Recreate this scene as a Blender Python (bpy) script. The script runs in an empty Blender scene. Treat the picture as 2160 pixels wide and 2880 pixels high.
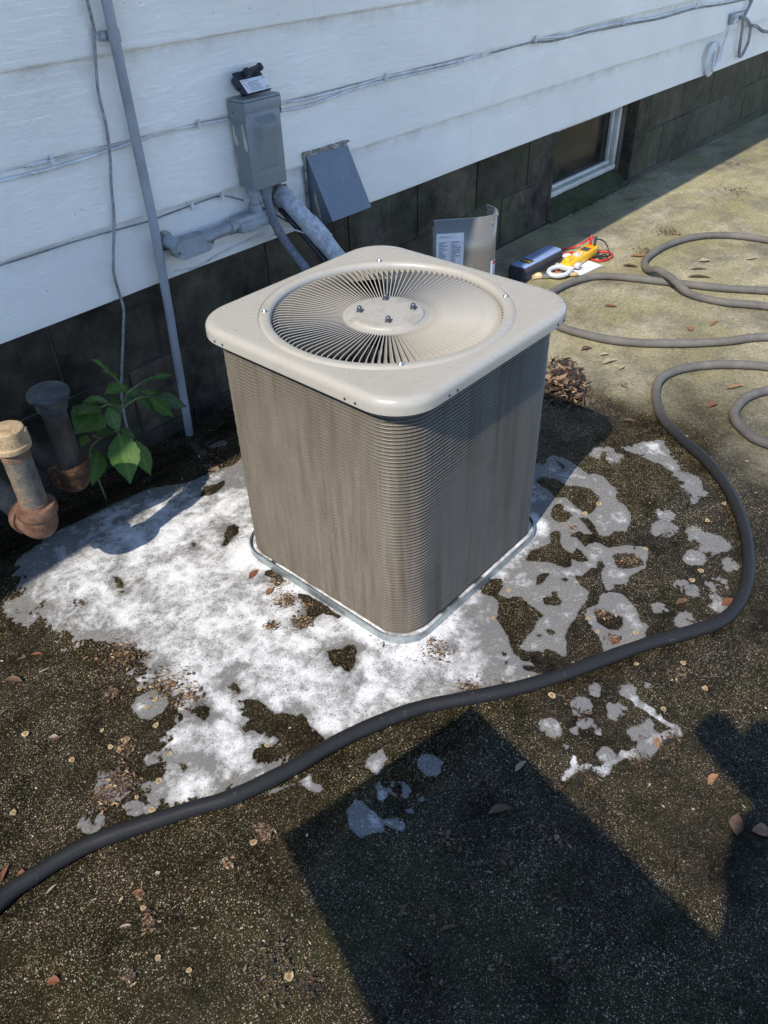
import bpy, bmesh, math, random
import numpy as np
from mathutils import Vector, Matrix, Euler
R = math.radians
random.seed(7)
rng = np.random.default_rng(7)
scene = bpy.context.scene
COL = scene.collection

# ------------------------------------------------------------ camera
cam_d = bpy.data.cameras.new("camera")
cam = bpy.data.objects.new("camera", cam_d)
COL.objects.link(cam)
scene.camera = cam
cam_d.sensor_fit = 'VERTICAL'
cam_d.sensor_height = 36.0
cam_d.lens = 2202.3 / 2880 * 36
cam_d.clip_start = 0.02
cam_d.clip_end = 500
PITCH, YAW, ROLL = 0.6742, 0.8287, -0.0343
fw = Vector((math.sin(YAW)*math.cos(PITCH), math.cos(YAW)*math.cos(PITCH), -math.sin(PITCH)))
rt = fw.cross(Vector((0, 0, 1))).normalized()
up = rt.cross(fw)
rt2 = math.cos(ROLL)*rt + math.sin(ROLL)*up
up2 = -math.sin(ROLL)*rt + math.cos(ROLL)*up
m = Matrix((rt2, up2, -fw)).transposed().to_4x4()
m.translation = Vector((-1.4893, -1.3297, 1.7086))
cam.matrix_world = m

# ------------------------------------------------------------ sky, sun, exposure
SUN_EL, SUN_AZ = 46.5, 10.0      # sunlight travels towards +X, turned 10 degrees towards the wall
world = bpy.data.worlds.new("World")
scene.world = world
world.use_nodes = True
wn = world.node_tree
bg = wn.nodes["Background"]
sky = wn.nodes.new("ShaderNodeTexSky")
sky.sky_type = 'NISHITA'
sky.sun_disc = False
sky.sun_elevation = R(SUN_EL)
sky.sun_rotation = R(270 - SUN_AZ)
sky.air_density = 0.5
sky.dust_density = 0.0
sky.ozone_density = 0.5
wn.links.new(sky.outputs[0], bg.inputs[0])
bg.inputs[1].default_value = 0.15
sun_d = bpy.data.lights.new("sun", 'SUN')
sun_d.energy = 2.15
sun_d.angle = R(0.53)
sun_d.color = (1.0, 0.925, 0.81)
sun = bpy.data.objects.new("sun", sun_d)
COL.objects.link(sun)
sv = Vector((math.cos(R(SUN_AZ)), math.sin(R(SUN_AZ)), -math.tan(R(SUN_EL)))).normalized()
sun.rotation_euler = sv.to_track_quat('-Z', 'Y').to_euler()
sun.location = (-6, -1, 7)
vs = scene.view_settings
vs.view_transform = 'Standard'
vs.look = 'None'
vs.exposure = 1.5
vs.gamma = 1.0
vs.use_curve_mapping = False
scene.render.engine = 'CYCLES'
cy = scene.cycles
cy.max_bounces, cy.diffuse_bounces, cy.glossy_bounces, cy.transparent_max_bounces = 5, 3, 3, 8
cy.transmission_bounces = 2
cy.caustics_reflective = cy.caustics_refractive = False

# ------------------------------------------------------------ layout measured in metres on the ground
MAIN = [[0.016,0.766],[-0.06,0.747],[-0.126,0.766],[-0.246,0.793],[-0.358,0.871],[-0.443,0.889],[-0.552,0.913],[-0.663,0.928],[-0.744,0.938],[-0.821,0.92],[-0.875,0.88],[-0.946,0.776],[-0.964,0.7],[-0.952,0.623],[-1.001,0.577],[-0.976,0.488],[-0.956,0.394],[-0.913,0.329],[-0.87,0.251],[-0.873,0.201],[-0.916,0.174],[-0.931,0.141],[-0.92,0.091],[-0.891,0.021],[-0.922,-0.025],[-0.951,-0.059],[-0.998,-0.079],[-1.034,-0.079],[-1.058,-0.093],[-1.047,-0.136],[-1.061,-0.145],[-1.089,-0.107],[-1.111,-0.11],[-1.122,-0.146],[-1.151,-0.159],[-1.16,-0.181],[-1.153,-0.199],[-1.137,-0.186],[-1.135,-0.211],[-1.117,-0.232],[-1.05,-0.288],[-0.984,-0.337],[-0.905,-0.373],[-0.838,-0.393],[-0.812,-0.373],[-0.807,-0.343],[-0.82,-0.322],[-0.842,-0.312],[-0.834,-0.295],[-0.812,-0.31],[-0.789,-0.284],[-0.791,-0.237],[-0.803,-0.201],[-0.788,-0.161],[-0.774,-0.125],[-0.757,-0.144],[-0.745,-0.177],[-0.753,-0.214],[-0.734,-0.248],[-0.716,-0.281],[-0.695,-0.282],[-0.701,-0.31],[-0.712,-0.33],[-0.715,-0.371],[-0.744,-0.412],[-0.681,-0.433],[-0.577,-0.468],[-0.481,-0.506],[-0.414,-0.563],[-0.385,-0.549],[-0.316,-0.606],[-0.268,-0.664],[-0.223,-0.693],[-0.185,-0.714],[-0.165,-0.731],[-0.185,-0.676],[-0.198,-0.647],[-0.186,-0.636],[-0.165,-0.668],[-0.157,-0.651],[-0.17,-0.629],[-0.166,-0.595],[-0.145,-0.565],[-0.12,-0.54],[-0.095,-0.499],[-0.087,-0.48],[-0.025,-0.45],[-0.018,-0.419],[-0.026,-0.386],[-0.001,-0.36],[0.04,-0.361],[0.066,-0.392],[0.04,-0.418],[0.002,-0.427],[0.005,-0.463],[0.005,-0.461],[0.022,-0.466],[0.039,-0.487],[0.024,-0.518],[0.025,-0.544],[0.013,-0.578],[-0.017,-0.576],[-0.06,-0.589],[-0.099,-0.588],[-0.136,-0.597],[-0.131,-0.62],[-0.107,-0.654],[-0.09,-0.653],[-0.085,-0.68],[-0.088,-0.706],[-0.077,-0.711],[-0.037,-0.689],[-0.016,-0.669],[0.027,-0.656],[0.059,-0.657],[0.091,-0.648],[0.122,-0.646],[0.161,-0.644],[0.19,-0.633],[0.195,-0.603],[0.217,-0.561],[0.228,-0.56],[0.237,-0.579],[0.285,-0.583],[0.303,-0.595],[0.325,-0.582],[0.337,-0.591],[0.326,-0.611],[0.284,-0.621],[0.238,-0.655],[0.23,-0.676],[0.252,-0.682],[0.266,-0.673],[0.292,-0.704],[0.332,-0.694],[0.362,-0.704],[0.399,-0.711],[0.477,-0.682],[0.485,-0.656],[0.464,-0.625],[0.436,-0.597],[0.411,-0.578],[0.412,-0.555],[0.406,-0.531],[0.381,-0.518],[0.365,-0.516],[0.381,-0.495],[0.385,-0.47],[0.381,-0.453],[0.396,-0.447],[0.422,-0.46],[0.421,-0.483],[0.435,-0.501],[0.466,-0.463],[0.485,-0.423],[0.504,-0.447],[0.478,-0.491],[0.449,-0.523],[0.465,-0.548],[0.498,-0.552],[0.523,-0.583],[0.574,-0.57],[0.617,-0.545],[0.645,-0.513],[0.651,-0.481],[0.677,-0.458],[0.698,-0.456],[0.715,-0.435],[0.732,-0.399],[0.749,-0.368],[0.744,-0.34],[0.727,-0.319],[0.743,-0.279],[0.756,-0.233],[0.76,-0.191],[0.752,-0.157],[0.725,-0.148],[0.689,-0.151],[0.659,-0.137],[0.3,0.2],[-0.2,0.3]]
PATCH = [[[0.1,-0.669],[0.122,-0.666],[0.153,-0.674],[0.19,-0.668],[0.219,-0.683],[0.236,-0.714],[0.233,-0.74],[0.225,-0.76],[0.21,-0.782],[0.183,-0.805],[0.172,-0.83],[0.116,-0.863],[0.058,-0.846],[-0.009,-0.817],[-0.035,-0.799],[-0.026,-0.78],[0.009,-0.77],[0.046,-0.744],[0.053,-0.715],[0.071,-0.69]],[[-0.084,-0.732],[-0.07,-0.757],[-0.061,-0.78],[-0.07,-0.795],[-0.096,-0.763]],[[-0.928,-0.374],[-0.886,-0.395],[-0.834,-0.422],[-0.808,-0.428],[-0.818,-0.446],[-0.81,-0.47],[-0.818,-0.485],[-0.835,-0.479],[-0.843,-0.46],[-0.843,-0.431],[-0.895,-0.404],[-0.931,-0.385]],[[-0.866,-0.447],[-0.848,-0.461],[-0.861,-0.467]],[[-0.757,-0.458],[-0.734,-0.48],[-0.753,-0.493],[-0.769,-0.474]],[[-0.817,-0.562],[-0.789,-0.566],[-0.777,-0.6],[-0.778,-0.63],[-0.784,-0.65],[-0.804,-0.667],[-0.822,-0.641],[-0.851,-0.638],[-0.851,-0.602]],[[-0.673,-0.506],[-0.636,-0.513],[-0.657,-0.546],[-0.702,-0.563],[-0.717,-0.613],[-0.754,-0.617],[-0.741,-0.575],[-0.71,-0.563],[-0.701,-0.524]],[[-0.779,-0.645],[-0.756,-0.661],[-0.757,-0.69],[-0.763,-0.709],[-0.781,-0.704],[-0.793,-0.658],[-0.805,-0.624]],[[-0.729,-0.663],[-0.717,-0.678],[-0.725,-0.691],[-0.738,-0.678]],[[-0.692,-0.665],[-0.668,-0.688],[-0.681,-0.692],[-0.7,-0.679]],[[-0.321,-0.764],[-0.303,-0.781],[-0.297,-0.815],[-0.311,-0.821],[-0.32,-0.799],[-0.325,-0.773]],[[-0.254,-0.855],[-0.22,-0.862],[-0.213,-0.882],[-0.234,-0.884],[-0.259,-0.871]],[[-0.154,-0.883],[-0.141,-0.893],[-0.151,-0.932],[-0.165,-0.932],[-0.164,-0.905]],[[-0.19,-0.952],[-0.18,-0.976],[-0.201,-0.981],[-0.209,-0.965]],[[-0.333,-0.854],[-0.33,-0.873],[-0.349,-0.874]],[[-0.126,-0.815],[-0.105,-0.828],[-0.134,-0.848],[-0.147,-0.838]],[[-0.066,-0.88],[-0.053,-0.902],[-0.086,-0.911],[-0.092,-0.897]],[[-0.023,-0.919],[-0.007,-0.938],[-0.032,-0.944],[-0.039,-0.93]],[[-0.308,-0.939],[-0.287,-0.956],[-0.294,-0.966],[-0.313,-0.951]],[[-0.198,-0.998],[-0.184,-1.019],[-0.213,-1.028],[-0.218,-1.011]],[[-0.181,-0.798],[-0.166,-0.81],[-0.213,-0.824],[-0.231,-0.848],[-0.235,-0.833],[-0.215,-0.811]],[[-0.282,-0.844],[-0.269,-0.86],[-0.284,-0.865],[-0.292,-0.854]]]
ZIG = [[-0.416,-0.918],[-0.375,-0.913],[-0.338,-0.903],[-0.347,-0.915],[-0.368,-0.926],[-0.347,-0.935],[-0.338,-0.981],[-0.303,-0.987],[-0.258,-0.994],[-0.237,-1.015],[-0.238,-1.046],[-0.198,-1.039],[-0.164,-1.032],[-0.124,-1.047],[-0.106,-1.035],[-0.113,-1.016],[-0.116,-0.985],[-0.1,-0.958],[-0.103,-0.92]]
HOLES = [[[0.569,-0.198],[0.604,-0.198],[0.624,-0.237],[0.617,-0.272],[0.622,-0.306],[0.645,-0.342],[0.657,-0.371],[0.64,-0.399],[0.627,-0.424],[0.582,-0.437],[0.536,-0.446],[0.519,-0.439],[0.52,-0.414],[0.537,-0.369],[0.554,-0.329],[0.527,-0.302],[0.551,-0.263],[0.557,-0.227]],[[0.459,-0.326],[0.498,-0.321],[0.514,-0.341],[0.488,-0.362],[0.49,-0.391],[0.479,-0.403],[0.435,-0.401],[0.415,-0.377],[0.432,-0.346]],[[0.347,-0.393],[0.375,-0.396],[0.382,-0.412],[0.343,-0.436],[0.312,-0.469],[0.311,-0.503],[0.339,-0.497],[0.342,-0.518],[0.322,-0.551],[0.31,-0.564],[0.288,-0.544],[0.283,-0.514],[0.252,-0.533],[0.237,-0.52],[0.231,-0.485],[0.219,-0.459],[0.2,-0.432],[0.185,-0.407],[0.203,-0.396],[0.24,-0.389],[0.278,-0.411],[0.308,-0.418]],[[0.107,-0.492],[0.149,-0.473],[0.171,-0.478],[0.183,-0.493],[0.162,-0.5],[0.127,-0.5]],[[0.185,-0.538],[0.197,-0.544],[0.195,-0.556],[0.183,-0.552]],[[0.069,-0.543],[0.094,-0.543],[0.103,-0.553],[0.121,-0.545],[0.125,-0.555],[0.109,-0.566],[0.102,-0.588],[0.081,-0.593],[0.064,-0.577],[0.058,-0.555]],[[-0.029,-0.612],[-0.017,-0.622],[-0.022,-0.644],[-0.034,-0.641],[-0.037,-0.625]],[[-0.065,-0.602],[-0.051,-0.609],[-0.053,-0.62],[-0.065,-0.617],[-0.069,-0.607]],[[0.727,-0.182],[0.731,-0.203],[0.716,-0.231],[0.689,-0.235],[0.704,-0.216]],[[0.687,-0.132],[0.709,-0.144],[0.698,-0.161],[0.672,-0.161],[0.668,-0.148]],[[0.12,-0.683],[0.153,-0.699],[0.148,-0.731],[0.154,-0.762],[0.134,-0.775],[0.1,-0.777],[0.086,-0.746],[0.093,-0.717]],[[0.378,-0.607],[0.403,-0.614],[0.433,-0.651],[0.429,-0.68],[0.405,-0.707],[0.363,-0.678],[0.339,-0.649]],[[-0.182,-0.568],[-0.176,-0.579],[-0.187,-0.584],[-0.19,-0.576]],[[-0.205,-0.591],[-0.196,-0.595],[-0.203,-0.602],[-0.213,-0.599]],[[-0.717,0.566],[-0.704,0.551],[-0.71,0.517],[-0.728,0.497],[-0.737,0.516]],[[-0.744,0.492],[-0.729,0.482],[-0.734,0.469],[-0.747,0.475]],[[-0.451,0.501],[-0.441,0.489],[-0.459,0.479],[-0.463,0.492]],[[-0.765,-0.062],[-0.745,-0.062],[-0.747,-0.084],[-0.749,-0.106],[-0.764,-0.109],[-0.767,-0.079]],[[-0.884,-0.047],[-0.846,-0.057],[-0.845,-0.081],[-0.858,-0.101],[-0.881,-0.102],[-0.884,-0.071]],[[-1.001,-0.16],[-0.991,-0.166],[-0.994,-0.184],[-1.01,-0.186],[-1.01,-0.17]],[[-1.098,-0.15],[-1.087,-0.158],[-1.096,-0.167],[-1.106,-0.163]],[[-1.093,-0.199],[-1.083,-0.206],[-1.094,-0.221],[-1.111,-0.23]],[[-0.86,-0.285],[-0.849,-0.293],[-0.86,-0.297]],[[-0.902,0.183],[-0.876,0.165],[-0.881,0.146],[-0.908,0.152]],[[-0.499,-0.18],[-0.485,-0.187],[-0.464,-0.208],[-0.445,-0.213],[-0.434,-0.226],[-0.442,-0.247],[-0.473,-0.271],[-0.501,-0.283],[-0.517,-0.283],[-0.52,-0.266],[-0.514,-0.247],[-0.53,-0.238],[-0.522,-0.219],[-0.512,-0.197]],[[-0.404,0.196],[-0.385,0.207],[-0.367,0.198],[-0.36,0.173],[-0.365,0.141],[-0.385,0.152],[-0.398,0.181]],[[-0.391,0.05],[-0.375,0.031],[-0.369,-0.024],[-0.368,-0.063],[-0.377,-0.091],[-0.372,-0.118],[-0.383,-0.117],[-0.388,-0.092],[-0.402,-0.068],[-0.424,-0.064],[-0.445,-0.061],[-0.445,-0.046],[-0.427,-0.023],[-0.408,-0.008],[-0.401,0.03]],[[-0.316,0.479],[-0.295,0.467],[-0.293,0.442],[-0.316,0.421],[-0.347,0.412],[-0.381,0.401],[-0.393,0.411],[-0.355,0.45]],[[-0.27,0.692],[-0.225,0.723],[-0.181,0.698],[-0.138,0.698],[-0.188,0.664],[-0.245,0.662]]]
SOFT = [[[0.954,-0.35],[1.029,-0.361],[1.085,-0.414],[1.09,-0.437],[1.051,-0.486],[1.006,-0.525],[0.973,-0.576],[0.967,-0.613],[0.928,-0.653],[0.894,-0.696],[0.846,-0.706],[0.807,-0.685],[0.834,-0.651],[0.864,-0.603],[0.891,-0.608],[0.915,-0.579],[0.915,-0.55],[0.937,-0.517],[0.952,-0.474],[0.929,-0.431],[0.955,-0.399]]]
SCUM = [[0.609,-0.675,0.043,0.042],[0.656,-0.769,0.043,0.034],[0.637,-0.828,0.049,0.048],[0.58,-0.907,0.053,0.025],[0.538,-0.812,0.033,0.029],[0.394,-0.852,0.032,0.038],[0.468,-0.911,0.038,0.042],[0.259,-0.83,0.02,0.02],[0.263,-0.921,0.039,0.04],[0.882,-0.294,0.053,0.039],[0.884,-0.344,0.044,0.035],[0.686,-0.643,0.03,0.035],[0.387,-0.945,0.031,0.037],[-1.138,-0.08,0.043,0.051],[-1.232,-0.126,0.027,0.032],[-1.146,-0.174,0.015,0.021],[-0.939,0.054,0.041,0.048],[-0.984,0.662,0.044,0.081],[-0.205,-0.833,0.032,0.023],[-0.16,-0.91,0.026,0.023],[-0.17,-0.987,0.038,0.022],[-0.244,-0.889,0.025,0.023],[-0.313,-0.808,0.023,0.027],[-0.128,-0.83,0.021,0.017],[-0.076,-0.899,0.021,0.017],[-0.294,-0.957,0.017,0.02],[-0.203,-1.023,0.025,0.018],[-0.598,-0.639,0.026,0.031],[-0.699,-0.619,0.023,0.026],[-0.001,0.919,0.038,0.047],[0.025,1.046,0.047,0.058]]
DEBRIS = [[-0.884,0.254,0.056,0.072,140],[-0.868,0.078,0.062,0.074,110],[-0.856,-0.01,0.037,0.044,80],[-0.991,0.163,0.021,0.025,45],[-1.133,-0.094,0.045,0.053,130],[-1.188,-0.097,0.026,0.037,60],[-0.853,0.535,0.021,0.027,26],[-1.062,-0.014,0.027,0.032,40],[-0.4,0.141,0.028,0.031,70],[-0.433,0.053,0.034,0.036,120],[-0.469,-0.047,0.029,0.03,130],[-0.409,-0.014,0.02,0.021,30],[-0.537,0.012,0.019,0.021,40],[-0.354,-0.284,0.032,0.039,60],[-0.297,-0.432,0.038,0.045,60],[-0.277,-0.387,0.015,0.012,15],[-0.347,-0.582,0.036,0.043,80],[-0.305,-0.644,0.024,0.029,40],[-0.178,-0.709,0.02,0.024,30],[0.129,-0.712,0.022,0.024,60],[0.395,-0.65,0.038,0.033,80],[0.061,-0.779,0.022,0.026,40],[0.423,-0.437,0.02,0.015,20],[-0.363,-0.957,0.033,0.038,70],[-0.261,-1.027,0.035,0.039,80],[-0.147,-1.058,0.038,0.027,50],[-0.227,-0.853,0.025,0.023,30],[0.064,-0.985,0.052,0.024,60],[-0.199,-0.794,0.026,0.023,30],[-0.987,-0.458,0.023,0.027,70],[-1.092,-0.452,0.013,0.015,16],[-1.282,-0.42,0.016,0.02,30],[-1.18,-0.69,0.056,0.065,120],[-1.373,-0.482,0.013,0.015,20],[-1.256,-0.362,0.011,0.013,12],[-0.984,-0.365,0.012,0.014,15],[-1.148,-0.77,0.025,0.029,50],[-0.568,-0.773,0.096,0.069,70],[-0.718,-0.796,0.031,0.036,60],[-0.443,-0.902,0.032,0.034,40],[-0.558,-0.985,0.031,0.036,50],[-0.684,-0.919,0.027,0.031,30],[-0.889,-0.859,0.029,0.033,40],[-0.752,-0.905,0.039,0.046,50],[-0.686,-1.051,0.029,0.034,40],[-0.562,-0.919,0.024,0.02,20],[-0.771,-1.136,0.036,0.042,50],[-0.986,-0.919,0.048,0.056,40],[-0.88,-1.042,0.028,0.032,30],[-0.675,-1.214,0.032,0.036,25],[4.263,0.587,0.193,0.124,70],[3.263,0.592,0.075,0.096,50],[3.712,1.053,0.118,0.091,40],[2.883,0.534,0.066,0.063,30],[4.889,0.89,0.098,0.064,25],[3.256,0.573,0.065,0.07,20],[-0.13,0.787,0.029,0.036,40],[-0.08,0.867,0.056,0.068,40],[1.254,-0.023,0.071,0.086,60],[1.393,-0.108,0.031,0.032,15]]
SEEDS = [[-1.073,0.079],[-0.971,-0.016],[-1.209,0.224],[-1.046,0.005],[-1.087,0.018],[-1.071,-0.006],[-1.079,-0.009],[-0.951,0.05],[-0.872,0.007],[-0.847,-0.013],[-0.866,0.058],[-0.888,0.09],[-0.854,0.06],[-1.344,0.038],[-1.122,-0.21],[-1.127,-0.154],[-1.001,-0.116],[-0.823,-0.286],[-0.799,-0.092],[-0.922,0.056],[-0.929,0.118],[-1.173,0.06],[-1.065,-0.158],[-1.019,-0.457],[-1.09,-0.457],[-1.272,-0.388],[-1.285,-0.563],[-1.312,-0.495],[-1.16,-0.726],[0.592,-0.438],[0.514,-0.429],[0.034,-0.441],[0.126,-0.82],[0.057,-0.733],[0.086,-0.685],[0.866,-0.77],[0.742,-0.765],[0.491,-0.852],[0.479,-0.673],[0.201,-0.579],[0.434,-0.849],[0.224,-0.921],[-0.222,-0.755],[0.021,-0.876],[0.061,-1.055],[-0.074,-1.001],[0.106,-0.972],[-0.56,-0.977],[0.039,-0.44],[-0.093,-0.472]]
LEAVES = [[-1.049,0.451,0.06,0.02,0],[-1.086,0.469,0.05,0.016,1],[-1.142,0.411,0.09,0.045,1],[-1.068,0.38,0.05,0.012,2],[-0.964,0.329,0.035,0.012,3],[-1.167,0.155,0.045,0.025,2],[-1.214,0.333,0.04,0.02,1],[-0.421,0.221,0.055,0.022,0],[-0.441,0.122,0.04,0.02,3],[-0.179,-1.036,0.035,0.015,3],[-0.248,-1.326,0.05,0.03,3],[-0.19,-1.185,0.045,0.018,3],[0.055,-0.794,0.035,0.02,0],[1.54,0.038,0.09,0.03,4],[1.664,-0.485,0.09,0.024,3],[2.79,0.527,0.12,0.04,3],[2.209,-0.163,0.08,0.02,3],[1.589,0.09,0.05,0.022,4],[1.146,-0.265,0.05,0.02,1],[1.467,-0.473,0.06,0.03,0],[2.081,-0.101,0.06,0.03,3],[1.526,-0.03,0.05,0.022,4],[2.076,0.324,0.07,0.025,0],[2.614,0.499,0.09,0.03,1],[1.588,0.182,0.06,0.03,1],[2.696,0.132,0.13,0.03,1],[3.128,0.013,0.08,0.03,4],[2.935,0.205,0.07,0.04,4],[-1.261,-0.354,0.05,0.03,0],[-1.478,-0.373,0.045,0.035,0],[-1.163,0.145,0.05,0.02,1],[-1.32,-0.391,0.04,0.012,4],[-1.381,-0.2,0.05,0.012,2],[-0.266,-1.275,0.06,0.03,1],[-0.59,-0.841,0.06,0.02,1],[-0.879,-0.913,0.07,0.018,1],[-0.91,-0.819,0.06,0.02,1],[-0.459,-0.813,0.045,0.014,2],[0.059,-0.794,0.04,0.02,0],[0.409,-0.977,0.06,0.03,0],[0.324,-0.87,0.05,0.02,1],[5.016,2.173,0.04,0.02,1],[-0.133,0.775,0.05,0.03,4],[-1.43,-0.087,0.07,0.02,0],[-1.407,-0.117,0.03,0.03,0],[2.801,0.183,0.1,0.02,1]]
PLANT = [[[-0.385,0.9,0.498],[-0.432,0.88,0.557],0.36],[[-0.376,0.9,0.481],[-0.398,0.9,0.493],0.5],[[-0.374,0.9,0.487],[-0.379,0.91,0.504],0.45],[[-0.365,0.89,0.456],[-0.365,0.88,0.484],0.7],[[-0.25,0.86,0.42],[-0.179,0.84,0.405],0.28],[[-0.294,0.86,0.417],[-0.262,0.85,0.423],0.5],[[-0.259,0.86,0.418],[-0.244,0.85,0.415],0.5],[[-0.298,0.86,0.416],[-0.288,0.84,0.414],0.6],[[-0.32,0.87,0.367],[-0.328,0.89,0.404],0.95],[[-0.29,0.84,0.374],[-0.269,0.86,0.38],1.9],[[-0.267,0.84,0.359],[-0.158,0.82,0.276],0.4],[[-0.289,0.84,0.365],[-0.234,0.8,0.278],0.45],[[-0.327,0.85,0.376],[-0.274,0.82,0.308],0.42],[[-0.426,0.86,0.404],[-0.488,0.85,0.45],0.33],[[-0.47,0.84,0.415],[-0.565,0.8,0.448],0.55],[[-0.478,0.84,0.408],[-0.605,0.77,0.408],0.78],[[-0.444,0.84,0.399],[-0.449,0.8,0.319],0.55],[[-0.431,0.85,0.402],[-0.414,0.83,0.345],0.6],[[-0.426,0.88,0.28],[-0.5,0.88,0.307],0.45],[[-0.411,0.87,0.286],[-0.361,0.86,0.228],0.5],[[-0.459,0.78,0.331],[-0.527,0.66,0.221],0.56],[[-0.368,0.86,0.225],[-0.368,0.82,0.086],0.42],[[-0.491,0.9,0.232],[-0.574,0.84,0.154],0.55],[[-0.309,0.93,0.39],[-0.405,0.92,0.405],0.55],[[-0.36,0.9,0.363],[-0.414,0.88,0.391],0.6],[[-0.355,0.9,0.358],[-0.314,0.9,0.337],0.6],[[-0.429,0.88,0.412],[-0.507,0.87,0.439],0.35],[[-0.498,0.93,0.283],[-0.545,0.9,0.27],0.6]]
STEMS = [[[-0.529,0.88,0.254],[-0.474,0.88,0.281],[-0.416,0.88,0.281],[-0.375,0.88,0.351],[-0.344,0.88,0.392],[-0.341,0.88,0.411]],[[-0.355,0.86,0.404],[-0.301,0.86,0.417],[-0.25,0.86,0.42]],[[-0.342,0.89,0.394],[-0.366,0.89,0.457],[-0.395,0.89,0.507]],[[-0.389,0.85,0.368],[-0.332,0.85,0.377],[-0.283,0.85,0.362],[-0.258,0.85,0.351]],[[-0.39,0.85,0.369],[-0.433,0.85,0.403],[-0.473,0.85,0.402]],[[-0.435,0.84,0.307],[-0.431,0.84,0.289]],[[-0.494,0.9,0.29],[-0.476,0.9,0.274],[-0.464,0.9,0.268]]]
HOSE = [[-1.6,-0.16],[-1.468,-0.146],[-1.405,-0.15],[-1.263,-0.184],[-1.076,-0.283],[-0.982,-0.339],[-0.847,-0.388],[-0.717,-0.421],[-0.617,-0.457],[-0.498,-0.513],[-0.395,-0.587],[-0.291,-0.664],[-0.174,-0.735],[-0.041,-0.8],[0.095,-0.87],[0.224,-0.948],[0.313,-0.992],[0.429,-1.0],[0.573,-0.967],[0.741,-0.89],[0.906,-0.776],[1.043,-0.634],[1.138,-0.482],[1.234,-0.359],[1.387,-0.258],[1.53,-0.216],[1.669,-0.257],[1.8,-0.368],[1.902,-0.53],[2.0,-0.8],[1.95,-1.05],[1.8,-1.1],[1.75,-0.9],[1.78,-0.72],[1.718,-0.62],[1.597,-0.561],[1.462,-0.562],[1.383,-0.599],[1.319,-0.679],[1.305,-0.753],[1.33,-0.95],[1.5,-1.25],[1.9,-1.35],[2.25,-1.15],[2.3,-0.7],[2.185,-0.424],[2.011,-0.28],[1.85,-0.106],[1.737,0.068],[1.69,0.241],[1.7,0.42],[1.83,0.58],[2.044,0.635],[2.272,0.598],[2.391,0.496],[2.509,0.207],[2.6,-0.032],[2.707,-0.229],[2.85,-0.5],[2.8,-0.75],[2.62,-0.7],[2.517,-0.3],[2.434,-0.102],[2.429,0.092],[2.523,0.292],[2.632,0.42],[2.769,0.469],[2.999,0.468],[3.224,0.4],[3.367,0.262],[3.427,0.039],[3.4,-0.3]]
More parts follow.
